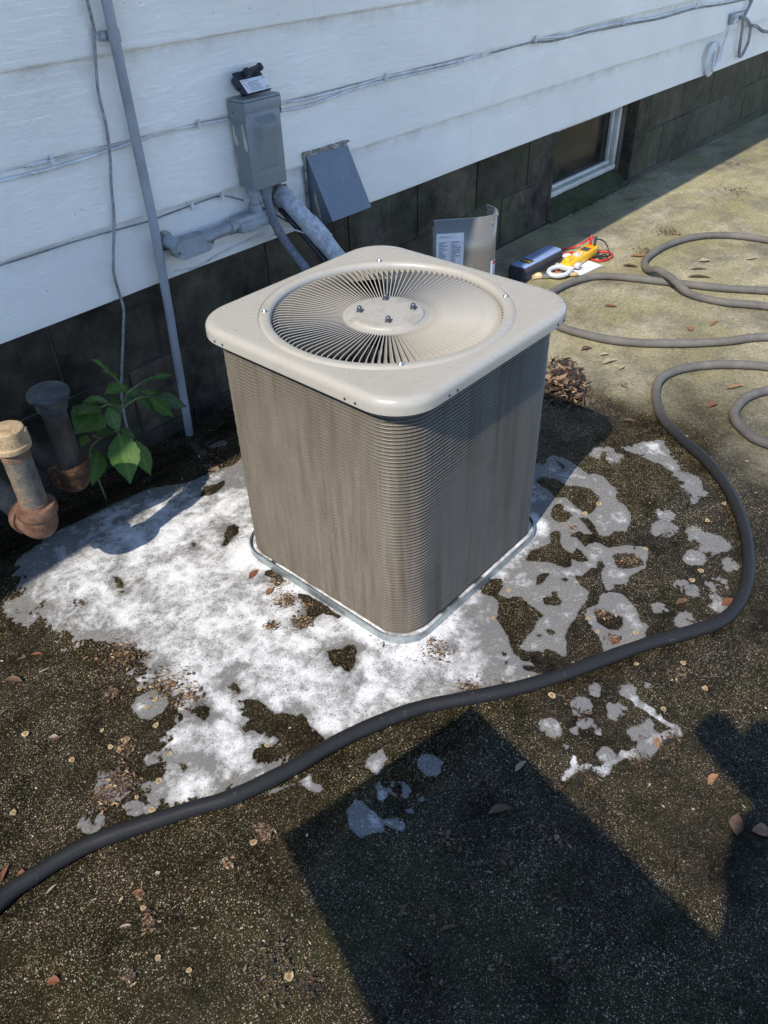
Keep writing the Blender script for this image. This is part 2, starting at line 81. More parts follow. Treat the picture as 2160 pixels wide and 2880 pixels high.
# ------------------------------------------------------------ helpers: materials
class NT:
    def __init__(s, name):
        s.m = bpy.data.materials.new(name)
        s.m.use_nodes = True
        s.t = s.m.node_tree
        s.b = s.t.nodes["Principled BSDF"]
        s.out = s.t.nodes["Material Output"]
        s._pos = None
    def n(s, typ, **kw):
        nd = s.t.nodes.new(typ)
        for k, v in kw.items():
            setattr(nd, k, v)
        return nd
    def l(s, a, b):
        s.t.links.new(a, b)
    def set(s, nd, key, v):
        if hasattr(v, 'is_linked') or hasattr(v, 'links'):
            s.l(v, nd.inputs[key])
        else:
            if isinstance(v, (tuple, list)) and len(v) == 3 and nd.inputs[key].type == 'RGBA':
                v = (*v, 1)
            nd.inputs[key].default_value = v
    def pos(s, scale=(1, 1, 1), obj=False):
        if obj:
            tc = s.n("ShaderNodeTexCoord").outputs['Object']
        else:
            tc = s.n("ShaderNodeNewGeometry").outputs['Position']
        mp = s.n("ShaderNodeMapping")
        s.l(tc, mp.inputs[0])
        mp.inputs['Scale'].default_value = scale
        return mp.outputs[0]
    def noise(s, vec, scale, detail=4, rough=.55, dist=0.0):
        nd = s.n("ShaderNodeTexNoise")
        s.l(vec, nd.inputs['Vector'])
        nd.inputs['Scale'].default_value = scale
        nd.inputs['Detail'].default_value = detail
        nd.inputs['Roughness'].default_value = rough
        nd.inputs['Distortion'].default_value = dist
        return nd.outputs[0]
    def voro(s, vec, scale, feature='F1', out='Distance', rnd=1.0):
        nd = s.n("ShaderNodeTexVoronoi")
        nd.feature = feature
        s.l(vec, nd.inputs['Vector'])
        nd.inputs['Scale'].default_value = scale
        nd.inputs['Randomness'].default_value = rnd
        return nd.outputs[out]
    def ramp(s, fac, stops, interp='LINEAR'):
        nd = s.n("ShaderNodeValToRGB")
        s.l(fac, nd.inputs[0])
        cr = nd.color_ramp
        cr.interpolation = interp
        while len(cr.elements) < len(stops):
            cr.elements.new(.5)
        for e, (p, c) in zip(cr.elements, stops):
            e.position = p
            if not isinstance(c, (tuple, list)):
                c = (c, c, c)
            e.color = (*c, 1)
        return nd.outputs[0]
    def mix(s, fac, a, b, typ='MIX'):
        nd = s.n("ShaderNodeMix", data_type='RGBA', blend_type=typ)
        s.set(nd, 0, fac)
        for k, v in ((6, a), (7, b)):
            if hasattr(v, 'links'):
                s.l(v, nd.inputs[k])
            else:
                if not isinstance(v, (tuple, list)):
                    v = (v, v, v)
                nd.inputs[k].default_value = (*v, 1)
        return nd.outputs[2]
    def math(s, op, a, b=0.0, c=0.0, clamp=False):
        nd = s.n("ShaderNodeMath", operation=op)
        nd.use_clamp = clamp
        for i, v in enumerate((a, b, c)):
            if hasattr(v, 'links'):
                s.l(v, nd.inputs[i])
            else:
                nd.inputs[i].default_value = v
        return nd.outputs[0]
    def attr(s, name, out='Fac'):
        nd = s.n("ShaderNodeAttribute")
        nd.attribute_name = name
        return nd.outputs[out]
    def bump(s, h, strength=.3, dist=.01, normal=None):
        nd = s.n("ShaderNodeBump")
        s.l(h, nd.inputs['Height'])
        nd.inputs['Strength'].default_value = strength
        nd.inputs['Distance'].default_value = dist
        if normal is not None:
            s.l(normal, nd.inputs['Normal'])
        return nd.outputs[0]
    def sep(s, vec):
        nd = s.n("ShaderNodeSeparateXYZ")
        s.l(vec, nd.inputs[0])
        return nd.outputs
    def fin(s, **kw):
        for k, v in kw.items():
            key = {'color': 'Base Color', 'rough': 'Roughness', 'metal': 'Metallic', 'normal': 'Normal', 'alpha': 'Alpha',
                   'coat': 'Coat Weight', 'coatr': 'Coat Roughness', 'coatior': 'Coat IOR', 'coatn': 'Coat Normal', 'spec': 'Specular IOR Level',
                   'trans': 'Transmission Weight', 'sheen': 'Sheen Weight', 'sss': 'Subsurface Weight'}[k]
            s.set(s.b, key, v)
        return s.m

def dirty(name, c1, c2, rough=.5, metal=0.0, scale=6, thr=(.45, .7), bump=.15, bscale=60, bdist=.002, spec=None, fv=.5):
    """painted or cast surface: base colour, a dirt or wear colour in patches, fine relief"""
    t = NT(name)
    v = t.pos(obj=True)
    a = t.ramp(t.noise(v, scale, 6, .65), [(thr[0], 0), (thr[1], 1)])
    col = t.mix(a, c1, c2)
    f = t.ramp(t.noise(v, scale*9, 3, .6), [(.3, 1-.18*fv), (.7, 1+.12*fv)])
    col = t.mix(1.0, col, f, 'MULTIPLY')
    nrm = t.bump(t.noise(v, bscale, 4, .6), bump, bdist)
    kw = dict(color=col, metal=metal, normal=nrm, rough=t.ramp(t.noise(v, scale*3, 3), [(.3, max(0.03, rough-.1)), (.7, min(1, rough+.12))]))
    if spec is not None:
        kw['spec'] = spec
    return t.fin(**kw)

# ------------------------------------------------------------ helpers: meshes and things
class MB:
    """collects shapes; build() links them as ONE mesh object"""
    def __init__(s):
        s.v, s.f, s.sm = [], [], []
    def add(s, verts, faces, smooth=False, M=None):
        o = len(s.v)
        for p in verts:
            p = Vector(p)
            s.v.append(tuple(M @ p) if M is not None else tuple(p))
        for f in faces:
            s.f.append([i+o for i in f])
            s.sm.append(smooth)
        return s
    def box(s, lo, hi, bevel=0.0, M=None, seg=2):
        bm = bmesh.new()
        bmesh.ops.create_cube(bm, size=1)
        lo, hi = Vector(lo), Vector(hi)
        for v in bm.verts:
            v.co = Vector(((v.co.x+.5)*(hi.x-lo.x)+lo.x, (v.co.y+.5)*(hi.y-lo.y)+lo.y, (v.co.z+.5)*(hi.z-lo.z)+lo.z))
        if bevel > 0:
            bmesh.ops.bevel(bm, geom=bm.edges[:], offset=bevel, segments=seg, affect='EDGES', profile=.5)
        return s.bm(bm, bevel > 0, M)
    def bm(s, bm, smooth=False, M=None):
        bm.verts.ensure_lookup_table()
        s.add([v.co for v in bm.verts], [[v.index for v in f.verts] for f in bm.faces], smooth, M)
        bm.free()
        return s
    def prism(s, pts, axis, a, b, bevel=0.0):
        """polygon pts in the plane across axis, extruded from a to b"""
        bm = bmesh.new()
        def P(p, t):
            return {'x': (t, p[0], p[1]), 'y': (p[0], t, p[1]), 'z': (p[0], p[1], t)}[axis]
        lo = [bm.verts.new(P(p, a)) for p in pts]
        hi = [bm.verts.new(P(p, b)) for p in pts]
        n = len(pts)
        bm.faces.new(lo[::-1]); bm.faces.new(hi)
        for i in range(n):
            bm.faces.new((lo[i], lo[(i+1) % n], hi[(i+1) % n], hi[i]))
        bmesh.ops.recalc_face_normals(bm, faces=bm.faces[:])
        if bevel:
            bmesh.ops.bevel(bm, geom=bm.edges[:], offset=bevel, segments=2, affect='EDGES', profile=.5)
        return s.bm(bm, bool(bevel))
    def tube(s, pts, r, n=12, cap=True, closed=False):
        pts = [Vector(p) for p in pts]
        k = len(pts)
        rs = r if isinstance(r, (list, tuple)) else [r]*k
        tang = []
        for i in range(k):
            a = pts[max(i-1, 0)]; b = pts[min(i+1, k-1)]
            d = (b-a)
            if d.length < 1e-9:
                d = Vector((0, 0, 1))
            tang.append(d.normalized())
        ref = Vector((0, 0, 1)) if abs(tang[0].z) < .9 else Vector((1, 0, 0))
        u = tang[0].cross(ref).normalized()
        vs_, fs = [], []
        for i in range(k):
            u = (u - tang[i]*u.dot(tang[i])).normalized()
            w = tang[i].cross(u)
            for j in range(n):
                a = 2*math.pi*j/n
                vs_.append(pts[i] + (u*math.cos(a)+w*math.sin(a))*rs[i])
        for i in range(k-1):
            for j in range(n):
                fs.append((i*n+j, i*n+(j+1) % n, (i+1)*n+(j+1) % n, (i+1)*n+j))
        s.add(vs_, fs, True)
        if cap:
            o = len(s.v)-k*n
            s.f.append([o+j for j in range(n)][::-1]); s.sm.append(False)
            s.f.append([o+(k-1)*n+j for j in range(n)]); s.sm.append(False)
        return s
    def lathe(s, prof, n=24, M=None, smooth=True):
        """(radius, z) profile turned about the local z axis"""
        vs_, fs = [], []
        for r, z in prof:
            for j in range(n):
                a = 2*math.pi*j/n
                vs_.append((r*math.cos(a), r*math.sin(a), z))
        for i in range(len(prof)-1):
            for j in range(n):
                fs.append((i*n+j, i*n+(j+1) % n, (i+1)*n+(j+1) % n, (i+1)*n+j))
        if prof[0][0] > 1e-6:
            fs.append([j for j in range(n)][::-1])
        if prof[-1][0] > 1e-6:
            fs.append([(len(prof)-1)*n+j for j in range(n)])
        return s.add(vs_, fs, smooth, M)
    def mesh(s, name):
        me = bpy.data.meshes.new(name)
        me.from_pydata(s.v, [], s.f)
        me.polygons.foreach_set('use_smooth', s.sm)
        me.update()
        return me
    def build(s, name, mat, parent=None, bevel=0.0, auto=True):
        me = s.mesh(name)
        o = bpy.data.objects.new(name, me)
        COL.objects.link(o)
        if mat is not None:
            me.materials.append(mat)
        if parent is not None:
            o.parent = parent
        if auto and any(s.sm):
            me.set_sharp_from_angle(angle=R(38))
        return o

def thing(name, label, cat, loc=(0, 0, 0), group=None):
    o = bpy.data.objects.new(name, None)
    COL.objects.link(o)
    o.empty_display_size = .05
    o.location = (0, 0, 0)
    return tag(o, label, cat, group)
def tag(o, label=None, cat=None, group=None, kind=None):
    for k, v in (('label', label), ('category', cat), ('group', group), ('kind', kind)):
        if v:
            o[k] = v
    return o
def link_copy(mesh, name, parent=None, M=None):
    o = bpy.data.objects.new(name, mesh)
    COL.objects.link(o)
    if parent is not None:
        o.parent = parent
    if M is not None:
        o.matrix_basis = M
    return o
def smooth_path(pts, step=.02, closed=False):
    """Catmull-Rom through the points, resampled"""
    P = [Vector(p) for p in pts]
    out = []
    for i in range(len(P)-1):
        p0 = P[max(i-1, 0)]; p1 = P[i]; p2 = P[i+1]; p3 = P[min(i+2, len(P)-1)]
        n = max(2, int((p2-p1).length/step))
        for k in range(n):
            t = k/n
            out.append(.5*((2*p1)+(p2-p0)*t+(2*p0-5*p1+4*p2-p3)*t*t+(3*p1-p0-3*p2+p3)*t**3))
    out.append(P[-1])
    return out
def text_mesh(txt, size, M, mat, parent, name='lettering', depth=0.0):
    cu = bpy.data.curves.new(name, 'FONT')
    cu.body = txt
    cu.size = size
    cu.align_x = 'LEFT'
    cu.resolution_u = 2
    tmp = bpy.data.objects.new(name, cu)
    COL.objects.link(tmp)
    dg = bpy.context.evaluated_depsgraph_get()
    me = bpy.data.meshes.new_from_object(tmp.evaluated_get(dg))
    bpy.data.objects.remove(tmp)
    bpy.data.curves.remove(cu)
    me.transform(M)
    me.materials.clear()
    me.materials.append(mat)
    o = bpy.data.objects.new(name, me)
    COL.objects.link(o)
    o.parent = parent
    return o
def flip_out(o):
    bm = bmesh.new(); bm.from_mesh(o.data)
    bmesh.ops.recalc_face_normals(bm, faces=bm.faces[:])
    bm.to_mesh(o.data); bm.free()
    return o
# ------------------------------------------------------------ materials
def m_ground():
    t = NT("exposed_aggregate")
    v = t.pos()
    wet = t.attr("wet"); moss = t.attr("moss")
    n1 = t.noise(v, 1.7, 4, .65)
    n2 = t.noise(v, 9, 5, .7)
    n3 = t.noise(v, 60, 3, .7)
    dry = t.mix(t.ramp(n2, [(.3, 0), (.72, 1)]), (.19, .17, .118), (.43, .385, .265))
    dry = t.mix(t.ramp(n1, [(.42, 0), (.60, .8)]), dry, (.095, .088, .058))
    wetc = t.mix(t.ramp(n2, [(.35, 0), (.7, 1)]), (.0050, .0038, .0024), (.0260, .0190, .0102))
    col = t.mix(wet, dry, wetc)
    mo = t.math('MULTIPLY', t.ramp(t.noise(v, 3.2, 6, .7), [(.42, 0), (.66, 1)]), moss)
    mc = t.mix(wet, (.235, .212, .090), (.028, .0255, .0070))
    col = t.mix(mo, col, mc)
    col = t.mix(1.0, col, t.ramp(n3, [(.25, .55), (.75, 1.5)]), 'MULTIPLY')
    # stones in the binder
    for sc, th, lo in ((125, .26, .78), (230, .30, .66), (420, .34, .55)):
        nd = t.n("ShaderNodeTexVoronoi")
        t.l(v, nd.inputs['Vector']); nd.inputs['Scale'].default_value = sc
        rs_ = t.sep(nd.outputs['Color'])
        msk = t.math('MULTIPLY', t.math('LESS_THAN', nd.outputs['Distance'], th), t.math('GREATER_THAN', rs_[0], lo))
        msk = t.math('MULTIPLY', msk, t.math('MULTIPLY', t.ramp(n2, [(.35, .3), (.6, 1)]), t.ramp(n1, [(.36, .35), (.58, 1)])))
        sc_ = t.ramp(rs_[1], [(0, (.14, .105, .055)), (.40, (.33, .265, .15)), (.8, (.52, .46, .32)), (.95, (.62, .60, .54)), (1, (.33, .12, .06))])
        sc_ = t.mix(t.math('MULTIPLY', wet, .12), sc_, (.03, .024, .012))
        col = t.mix(t.math('MULTIPLY', msk, .9), col, sc_)
    vd = t.voro(v, 118)
    h = t.math('ADD', t.math('MULTIPLY', vd, -.6), t.math('ADD', t.math('MULTIPLY', n3, .8), t.math('MULTIPLY', t.noise(v, 190, 2), .5)))
    nb = t.bump(h, .55, .004)
    film = t.ramp(n2, [(.25, .15), (.5, .5)])
    nc = t.bump(t.noise(v, 45, 3, .6), .05, .002)
    return t.fin(color=col, rough=t.mix(wet, .85, .55), normal=nb, coat=t.math('MULTIPLY', wet, film), coatr=t.ramp(n2, [(.4, .02), (.75, .08)]), coatior=1.33, coatn=nc, spec=t.ramp(wet, [(0, .3), (.8, .02)]))

def m_foam():
    t = NT("soap_foam")
    v = t.pos()
    d = t.attr("dens")
    big = t.noise(v, 11, 4, .62, .5)
    mid = t.noise(v, 38, 3, .7)
    b1 = t.voro(v, 210); b2 = t.voro(v, 480)
    dens = t.math('ADD', d, t.math('MULTIPLY', t.math('SUBTRACT', big, .53), 2.3))
    dens = t.math('ADD', dens, t.math('MULTIPLY', t.math('SUBTRACT', mid, .5), 1.25))
    k = t.ramp(dens, [(.0, .20), (.32, .46), (.68, .80), (1, .97)])
    k2 = t.math('SUBTRACT', k, t.math('MULTIPLY', t.ramp(b1, [(.10, 1), (.26, 0)]), t.ramp(mid, [(.4, .15), (.65, .75)])))
    k2 = t.math('SUBTRACT', k2, t.math('MULTIPLY', t.ramp(b2, [(.12, 1), (.3, 0)]), .45))
    k2 = t.math('MAXIMUM', k2, t.math('MULTIPLY', k, .62))
    b0 = t.voro(v, 105)
    k2 = t.math('SUBTRACT', k2, t.math('MULTIPLY', t.ramp(b0, [(.17, 1), (.25, 0)]), t.ramp(big, [(.36, .8), (.60, .3)])))
    e = t.ramp(t.attr("edge"), [(.44, 0), (.50, .65), (.66, 1)])
    al = t.math('MULTIPLY', t.math('MAXIMUM', k2, .20), e, clamp=True)
    h = t.math('ADD', t.math('MULTIPLY', mid, 1.0), t.math('ADD', t.math('MULTIPLY', b1, .6), t.math('MULTIPLY', big, 1.6)))
    return t.fin(color=(.74, .735, .73), rough=.32, alpha=al, normal=t.bump(h, .16, .004), spec=.4)

def m_siding():
    t = NT("white_lap_siding")
    v = t.pos(); vs_ = t.pos((1.0, 1.0, 9.0))
    g = t.noise(vs_, 7, 5, .6, 1.8)
    grain = t.math('SINE', t.math('MULTIPLY', g, 60))
    fine = t.noise(t.pos((3, 1, 45)), 4, 4, .6)
    fine2 = t.noise(v, 140, 3, .6)
    n = t.noise(v, 2.3, 5, .6)
    col = t.mix(t.ramp(n, [(.4, 0), (.75, 1)]), (.95, .895, .81), (.90, .845, .765))
    col = t.mix(t.ramp(t.noise(t.pos((1, 1, 2.5)), 5, 6, .75), [(.64, 0), (.84, .3)]), col, (.60, .54, .46))
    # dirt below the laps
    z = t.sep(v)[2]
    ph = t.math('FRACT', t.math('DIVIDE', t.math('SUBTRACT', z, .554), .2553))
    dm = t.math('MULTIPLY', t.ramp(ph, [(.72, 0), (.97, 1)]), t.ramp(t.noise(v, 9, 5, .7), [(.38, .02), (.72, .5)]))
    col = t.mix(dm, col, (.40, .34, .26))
    sp = t.math('MULTIPLY', t.math('LESS_THAN', t.voro(v, 26), .055), t.math('GREATER_THAN', t.noise(v, 3, 2), .55))
    col = t.mix(t.math('MULTIPLY', sp, .8), col, (.08, .06, .05))
    h = t.math('ADD', t.math('MULTIPLY', grain, t.ramp(t.noise(v, 2.6, 3), [(.35, .25), (.65, .7)])), t.math('ADD', t.math('MULTIPLY', fine, .35), t.math('MULTIPLY', fine2, .25)))
    return t.fin(color=col, rough=.48, normal=t.bump(h, .5, .0045), spec=.35)

def m_block():
    t = NT("concrete_block")
    v = t.pos()
    r = t.n("ShaderNodeObjectInfo").outputs['Random']
    n = t.noise(v, 2.2, 7, .7); n2 = t.noise(v, 13, 5, .7)
    col = t.mix(t.ramp(n2, [(.3, 0), (.7, 1)]), (.050, .039, .028), (.115, .095, .070))
    col = t.mix(t.ramp(n, [(.42, 0), (.62, .92)]), col, (.010, .008, .0065))
    col = t.mix(t.math('MULTIPLY', t.ramp(t.noise(t.pos((1.2, 1, .6)), 3.1, 5, .7), [(.47, 0), (.66, .8)]), t.ramp(t.sep(v)[0], [(0, .25), (1, 1)])), col, (.055, .062, .022))
    st = t.noise(t.pos((14, 14, .9)), 2, 4, .6)
    col = t.mix(t.ramp(st, [(.55, 0), (.75, .6)]), col, (.016, .013, .010))
    col = t.mix(1.0, col, t.math('ADD', t.math('MULTIPLY', r, .55), .72), 'MULTIPLY')
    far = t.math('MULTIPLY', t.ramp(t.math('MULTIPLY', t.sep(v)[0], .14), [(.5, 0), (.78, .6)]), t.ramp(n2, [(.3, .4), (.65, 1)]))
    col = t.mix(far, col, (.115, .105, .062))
    h = t.math('ADD', t.noise(v, 90, 5, .75), t.math('MULTIPLY', t.voro(v, 150), -.5))
    return t.fin(color=col, rough=.92, normal=t.bump(h, .6, .006), spec=.2)

def m_coil():
    t = NT("coil_fins")
    v = t.pos()
    st = t.noise(t.pos((1, 1, .06)), 16, 5, .7)
    st2 = t.noise(t.pos((1, 1, .10)), 60, 4, .7)
    fin = t.noise(t.pos((1, 1, .02)), 330, 1, .5)
    col = t.mix(t.ramp(st2, [(.3, 0), (.7, 1)]), (.112, .096, .074), (.158, .138, .108))
    col = t.mix(t.ramp(st, [(.50, 0), (.68, .6)]), col, (.048, .029, .016))
    col = t.mix(t.ramp(t.noise(v, 3.4, 5, .7), [(.52, 0), (.75, .6)]), col, (.075, .058, .040))
    drip = t.noise(t.pos((1, 1, .35)), 38, 4, .75)
    col = t.mix(t.ramp(drip, [(.76, 0), (.80, .7)]), col, (.6, .59, .56))
    col = t.mix(1.0, col, t.ramp(fin, [(.3, .85), (.7, 1.12)]), 'MULTIPLY')
    return t.fin(color=col, rough=t.ramp(st2, [(.3, .42), (.7, .62)]), metal=.2, normal=t.bump(fin, .4, .0016))

def m_rust(name, a, b, c, sc=14, rough=.75, lo=.42, hi=.6):
    t = NT(name)
    v = t.pos(obj=True)
    n = t.noise(v, sc, 7, .72)
    col = t.ramp(n, [(lo-.12, a), (lo+.04, b), (hi+.08, c)])
    col = t.mix(1.0, col, t.ramp(t.noise(v, sc*9, 4, .7), [(.3, .6), (.7, 1.35)]), 'MULTIPLY')
    return t.fin(color=col, rough=rough, normal=t.bump(t.noise(v, 150, 4, .7), .55, .003), spec=.3)

def m_vcol(name, rough=.7, trans=False):
    """colour carried by each little piece itself"""
    t = NT(name)
    c = t.attr("tint", 'Color')
    c = t.mix(1.0, c, t.ramp(t.noise(t.pos(), 130, 4, .7), [(.3, .65), (.7, 1.25)]), 'MULTIPLY')
    return t.fin(color=c, rough=rough, normal=t.bump(t.noise(t.pos(), 220, 3), .4, .002))

def m_leafgreen():
    t = NT("green_leaf")
    v = t.pos(obj=True)
    r = t.n("ShaderNodeObjectInfo").outputs['Random']
    col = t.mix(t.noise(v, 16, 4, .6), (.035, .085, .016), (.075, .155, .024))
    vein = t.attr("vein")
    col = t.mix(t.math('MULTIPLY', vein, .55), col, (.14, .22, .06))
    col = t.mix(1.0, col, t.math('ADD', t.math('MULTIPLY', r, .5), .7), 'MULTIPLY')
    t.fin(color=col, rough=.42, normal=t.bump(t.math('ADD', t.noise(v, 70, 4), t.math('MULTIPLY', vein, -.8)), .35, .003), spec=.4)
    tr = t.n("ShaderNodeBsdfTranslucent")
    t.l(t.mix(1.0, col, (1.5, 1.9, .5), 'MULTIPLY'), tr.inputs[0])
    mx = t.n("ShaderNodeMixShader"); mx.inputs[0].default_value = .35
    t.l(t.b.outputs[0], mx.inputs[1]); t.l(tr.outputs[0], mx.inputs[2]); t.l(mx.outputs[0], t.out.inputs[0])
    return t.m

def m_hose():
    t = NT("rubber_hose")
    v = t.pos()
    dust = t.attr("dust")
    n = t.noise(v, 9, 5, .7)
    col = t.mix(t.math('MULTIPLY', dust, t.ramp(n, [(.3, .55), (.65, 1)])), (.017, .017, .018), (.15, .137, .122))
    col = t.mix(t.ramp(t.noise(v, 55, 4, .75), [(.62, 0), (.75, .5)]), col, (.17, .165, .16))
    rib = t.noise(v, 320, 2)
    return t.fin(color=col, rough=t.mix(dust, .5, .8), normal=t.bump(rib, .3, .001), spec=.22)

def m_pvc(name, c, moss=True, mlev=.5):
    t = NT(name)
    v = t.pos()
    col = t.mix(t.ramp(t.noise(v, 6, 5, .65), [(.4, 0), (.7, 1)]), c, tuple(x*.72 for x in c))
    col = t.mix(t.ramp(t.noise(v, 30, 5, .75), [(.6, 0), (.74, .55)]), col, (.18, .165, .14))
    if moss:
        nz = t.n("ShaderNodeNewGeometry").outputs['Normal']
        dn = t.ramp(t.math('MULTIPLY', t.sep(nz)[2], -1), [(.0, 0), (.35, 1)])
        mm = t.math('MULTIPLY', t.ramp(t.noise(v, 22, 6, .75), [(.40, 0), (.55, 1)]), t.math('MAXIMUM', dn, mlev))
        col = t.mix(t.math('MULTIPLY', mm, .9), col, (.05, .06, .018))
    return t.fin(color=col, rough=.5, normal=t.bump(t.noise(v, 120, 3), .2, .001))

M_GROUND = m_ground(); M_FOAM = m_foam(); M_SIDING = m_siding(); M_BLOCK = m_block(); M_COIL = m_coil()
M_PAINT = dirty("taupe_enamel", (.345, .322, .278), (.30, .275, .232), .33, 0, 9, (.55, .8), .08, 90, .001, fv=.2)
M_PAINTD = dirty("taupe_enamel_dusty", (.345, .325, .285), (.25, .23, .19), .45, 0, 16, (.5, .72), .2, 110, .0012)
M_PANEL = dirty("shaded_taupe_enamel", (.175, .163, .145), (.155, .145, .128), .3, .25, 6, (.5, .85), .06, 90, .001, fv=.15)  # same taupe as the unit, colour darkened for the panel's shade
M_GALV = dirty("galvanised_steel", (.42, .47, .47), (.26, .29, .29), .36, .75, 18, (.4, .7), .1, 60, .001)
M_ZINC = dirty("zinc_screw", (.6, .6, .58), (.35, .34, .32), .3, .9, 40, (.4, .7), .1, 90, .001)
M_NUT = dirty("dark_nut_steel", (.13, .14, .155), (.08, .085, .095), .35, .7, 30, (.4, .7), .1, 90, .001)
M_BLACK = dirty("black_plastic", (.018, .02, .026), (.03, .032, .04), .38, 0, 20, (.4, .7), .1, 90, .001)
M_DARKIN = dirty("dark_interior", (.02, .02, .02), (.035, .033, .03), .8, 0, 10, (.4, .7), .1, 60, .001)  # near black so the cabinet inside and the small holes read as unlit
M_FAN = dirty("fan_blade_steel", (.20, .205, .21), (.11, .11, .11), .38, .7, 12, (.4, .7), .15, 60, .001)
M_PVC = m_pvc("grey_pvc", (.29, .305, .325), False)
M_PVCM = m_pvc("mossy_pvc_fitting", (.34, .36, .385), True, .25)
M_BOX = dirty("grey_enamel_box", (.185, .205, .215), (.165, .18, .187), .42, 0, 5, (.45, .75), .1, 100, .0008)
M_CHIP = dirty("cream_undercoat", (.53, .50, .37), (.42, .39, .28), .6, 0, 20, (.4, .7), .1, 90, .001)
M_HOOD = dirty("slate_sheet_metal", (.145, .170, .200), (.19, .21, .235), .45, .15, 7, (.55, .8), .15, 70, .001)
M_CAULK = dirty("old_caulk", (.40, .37, .31), (.13, .115, .09), .8, 0, 30, (.4, .62), .5, 60, .004)
M_WHIP = m_rust("grey_flex_conduit", (.10, .115, .135), (.15, .165, .185), (.30, .29, .26), 11, .5, .5, .72)
M_WRAP = m_rust("weathered_pipe_wrap", (.22, .24, .28), (.38, .40, .44), (.42, .44, .47), 5, .55, .30, .5)
M_PUTTY = m_rust("duct_putty", (.05, .042, .035), (.12, .105, .09), (.22, .2, .18), 30, .9)
M_CABLEW = dirty("painted_cable", (.66, .665, .67), (.42, .40, .36), .5, 0, 14, (.45, .7), .1, 60, .001)
M_CABLEG = m_rust("grey_cable", (.10, .09, .085), (.20, .195, .19), (.28, .28, .285), 8, .55, .4, .5)
M_CABLEB = dirty("black_cable", (.015, .015, .017), (.035, .035, .035), .5, 0, 20, (.4, .7), .1, 90, .001)
M_RUST = m_rust("rusted_elbow", (.06, .028, .017), (.125, .062, .038), (.20, .12, .08), 16)
M_RUSTD = m_rust("flaking_elbow", (.03, .014, .009), (.06, .028, .015), (.34, .19, .07), 26, .7, .50, .64)
M_PIPE1 = m_rust("worn_fill_pipe", (.060, .064, .066), (.125, .112, .09), (.27, .155, .085), 15, .6, .46, .62)
M_CAP = m_rust("tan_pipe_cap", (.17, .105, .055), (.31, .215, .12), (.42, .31, .19), 22, .75, .36, .56)
M_PIPE2 = m_rust("tarred_vent_pipe", (.009, .0075, .007), (.036, .028, .024), (.06, .05, .045), 13, .5, .40, .55)
M_VCAP = m_rust("oxidised_vent_cap", (.018, .020, .024), (.042, .047, .055), (.17, .155, .115), 14, .55, .46, .75)
M_HOSE = m_hose()
M_DEBRIS = m_vcol("litter"); M_DRYLEAF = m_vcol("dry_leaf"); M_LEAF = m_leafgreen()
M_STEM = dirty("green_stem", (.12, .17, .05), (.09, .08, .04), .5, 0, 20, (.4, .7), .1, 90, .001)
M_WINFR = m_pvc("aged_white_frame", (.60, .57, .50), True, .05)
def m_glass():
    t = NT("grimy_pane")
    v = t.pos()
    return t.fin(color=t.mix(t.ramp(t.noise(v, 5, 5, .7), [(.4, 0), (.7, 1)]), (.012, .011, .010), (.04, .035, .028)), rough=t.ramp(t.noise(v, 9, 4), [(.4, .07), (.7, .3)]), spec=.25)
M_GLASS = m_glass()
M_SILL = m_rust("mossy_sill", (.020, .022, .010), (.035, .042, .014), (.06, .058, .035), 9, .95)
M_MORTAR = dirty("mortar", (.12, .102, .078), (.045, .038, .027), .95, 0, 5, (.4, .6), .6, 80, .005)
M_YEL = dirty("yellow_plastic", (.80, .42, .012), (.72, .36, .01), .38, 0, 9, (.4, .7), .08, 90, .001)
M_LGREY = dirty("light_grey_plastic", (.56, .58, .59), (.46, .47, .48), .42, 0, 9, (.4, .7), .08, 90, .001)
M_LCD = dirty("meter_display", (.055, .06, .058), (.08, .085, .08), .15, 0, 9, (.4, .7), .02, 90, .001)
M_RED = dirty("red_rubber", (.55, .025, .016), (.42, .02, .014), .45, 0, 20, (.4, .7), .08, 90, .001)
M_PAPER = dirty("white_paper", (.80, .80, .79), (.70, .69, .67), .7, 0, 12, (.5, .8), .2, 20, .004)
M_INK = dirty("grey_print", (.16, .16, .17), (.22, .22, .22), .7, 0, 20, (.4, .7), 0, 90, .001)
M_INKR = dirty("red_print", (.50, .06, .04), (.40, .05, .04), .6, 0, 20, (.4, .7), 0, 90, .001)
M_BLUE = dirty("blue_nylon", (.22, .31, .50), (.17, .24, .41), .7, 0, 30, (.4, .7), .4, 300, .001)
M_NYLON = dirty("black_nylon", (.050, .044, .048), (.032, .028, .031), .75, 0, 24, (.4, .7), .5, 300, .001)
M_BADGE = dirty("case_badge", (.015, .015, .02), (.03, .03, .03), .4, 0, 24, (.4, .7), .1, 90, .001)
M_WOOD = dirty("pale_handle_wood", (.62, .45, .23), (.52, .36, .17), .45, 0, 14, (.4, .7), .15, 70, .001)
M_BRIST = dirty("bristle", (.62, .50, .28), (.40, .28, .12), .7, 0, 60, (.4, .7), .9, 240, .003)
M_LABEL = dirty("white_label", (.70, .71, .73), (.63, .64, .66), .45, 0, 8, (.5, .8), .05, 80, .001)
M_NAVY = dirty("navy_plastic", (.014, .018, .034), (.022, .027, .046), .4, 0, 20, (.4, .7), .1, 90, .001)
M_TREE = dirty("weathered_timber", (.16, .12, .08), (.10, .08, .06), .8, 0, 6, (.4, .7), .4, 60, .003)
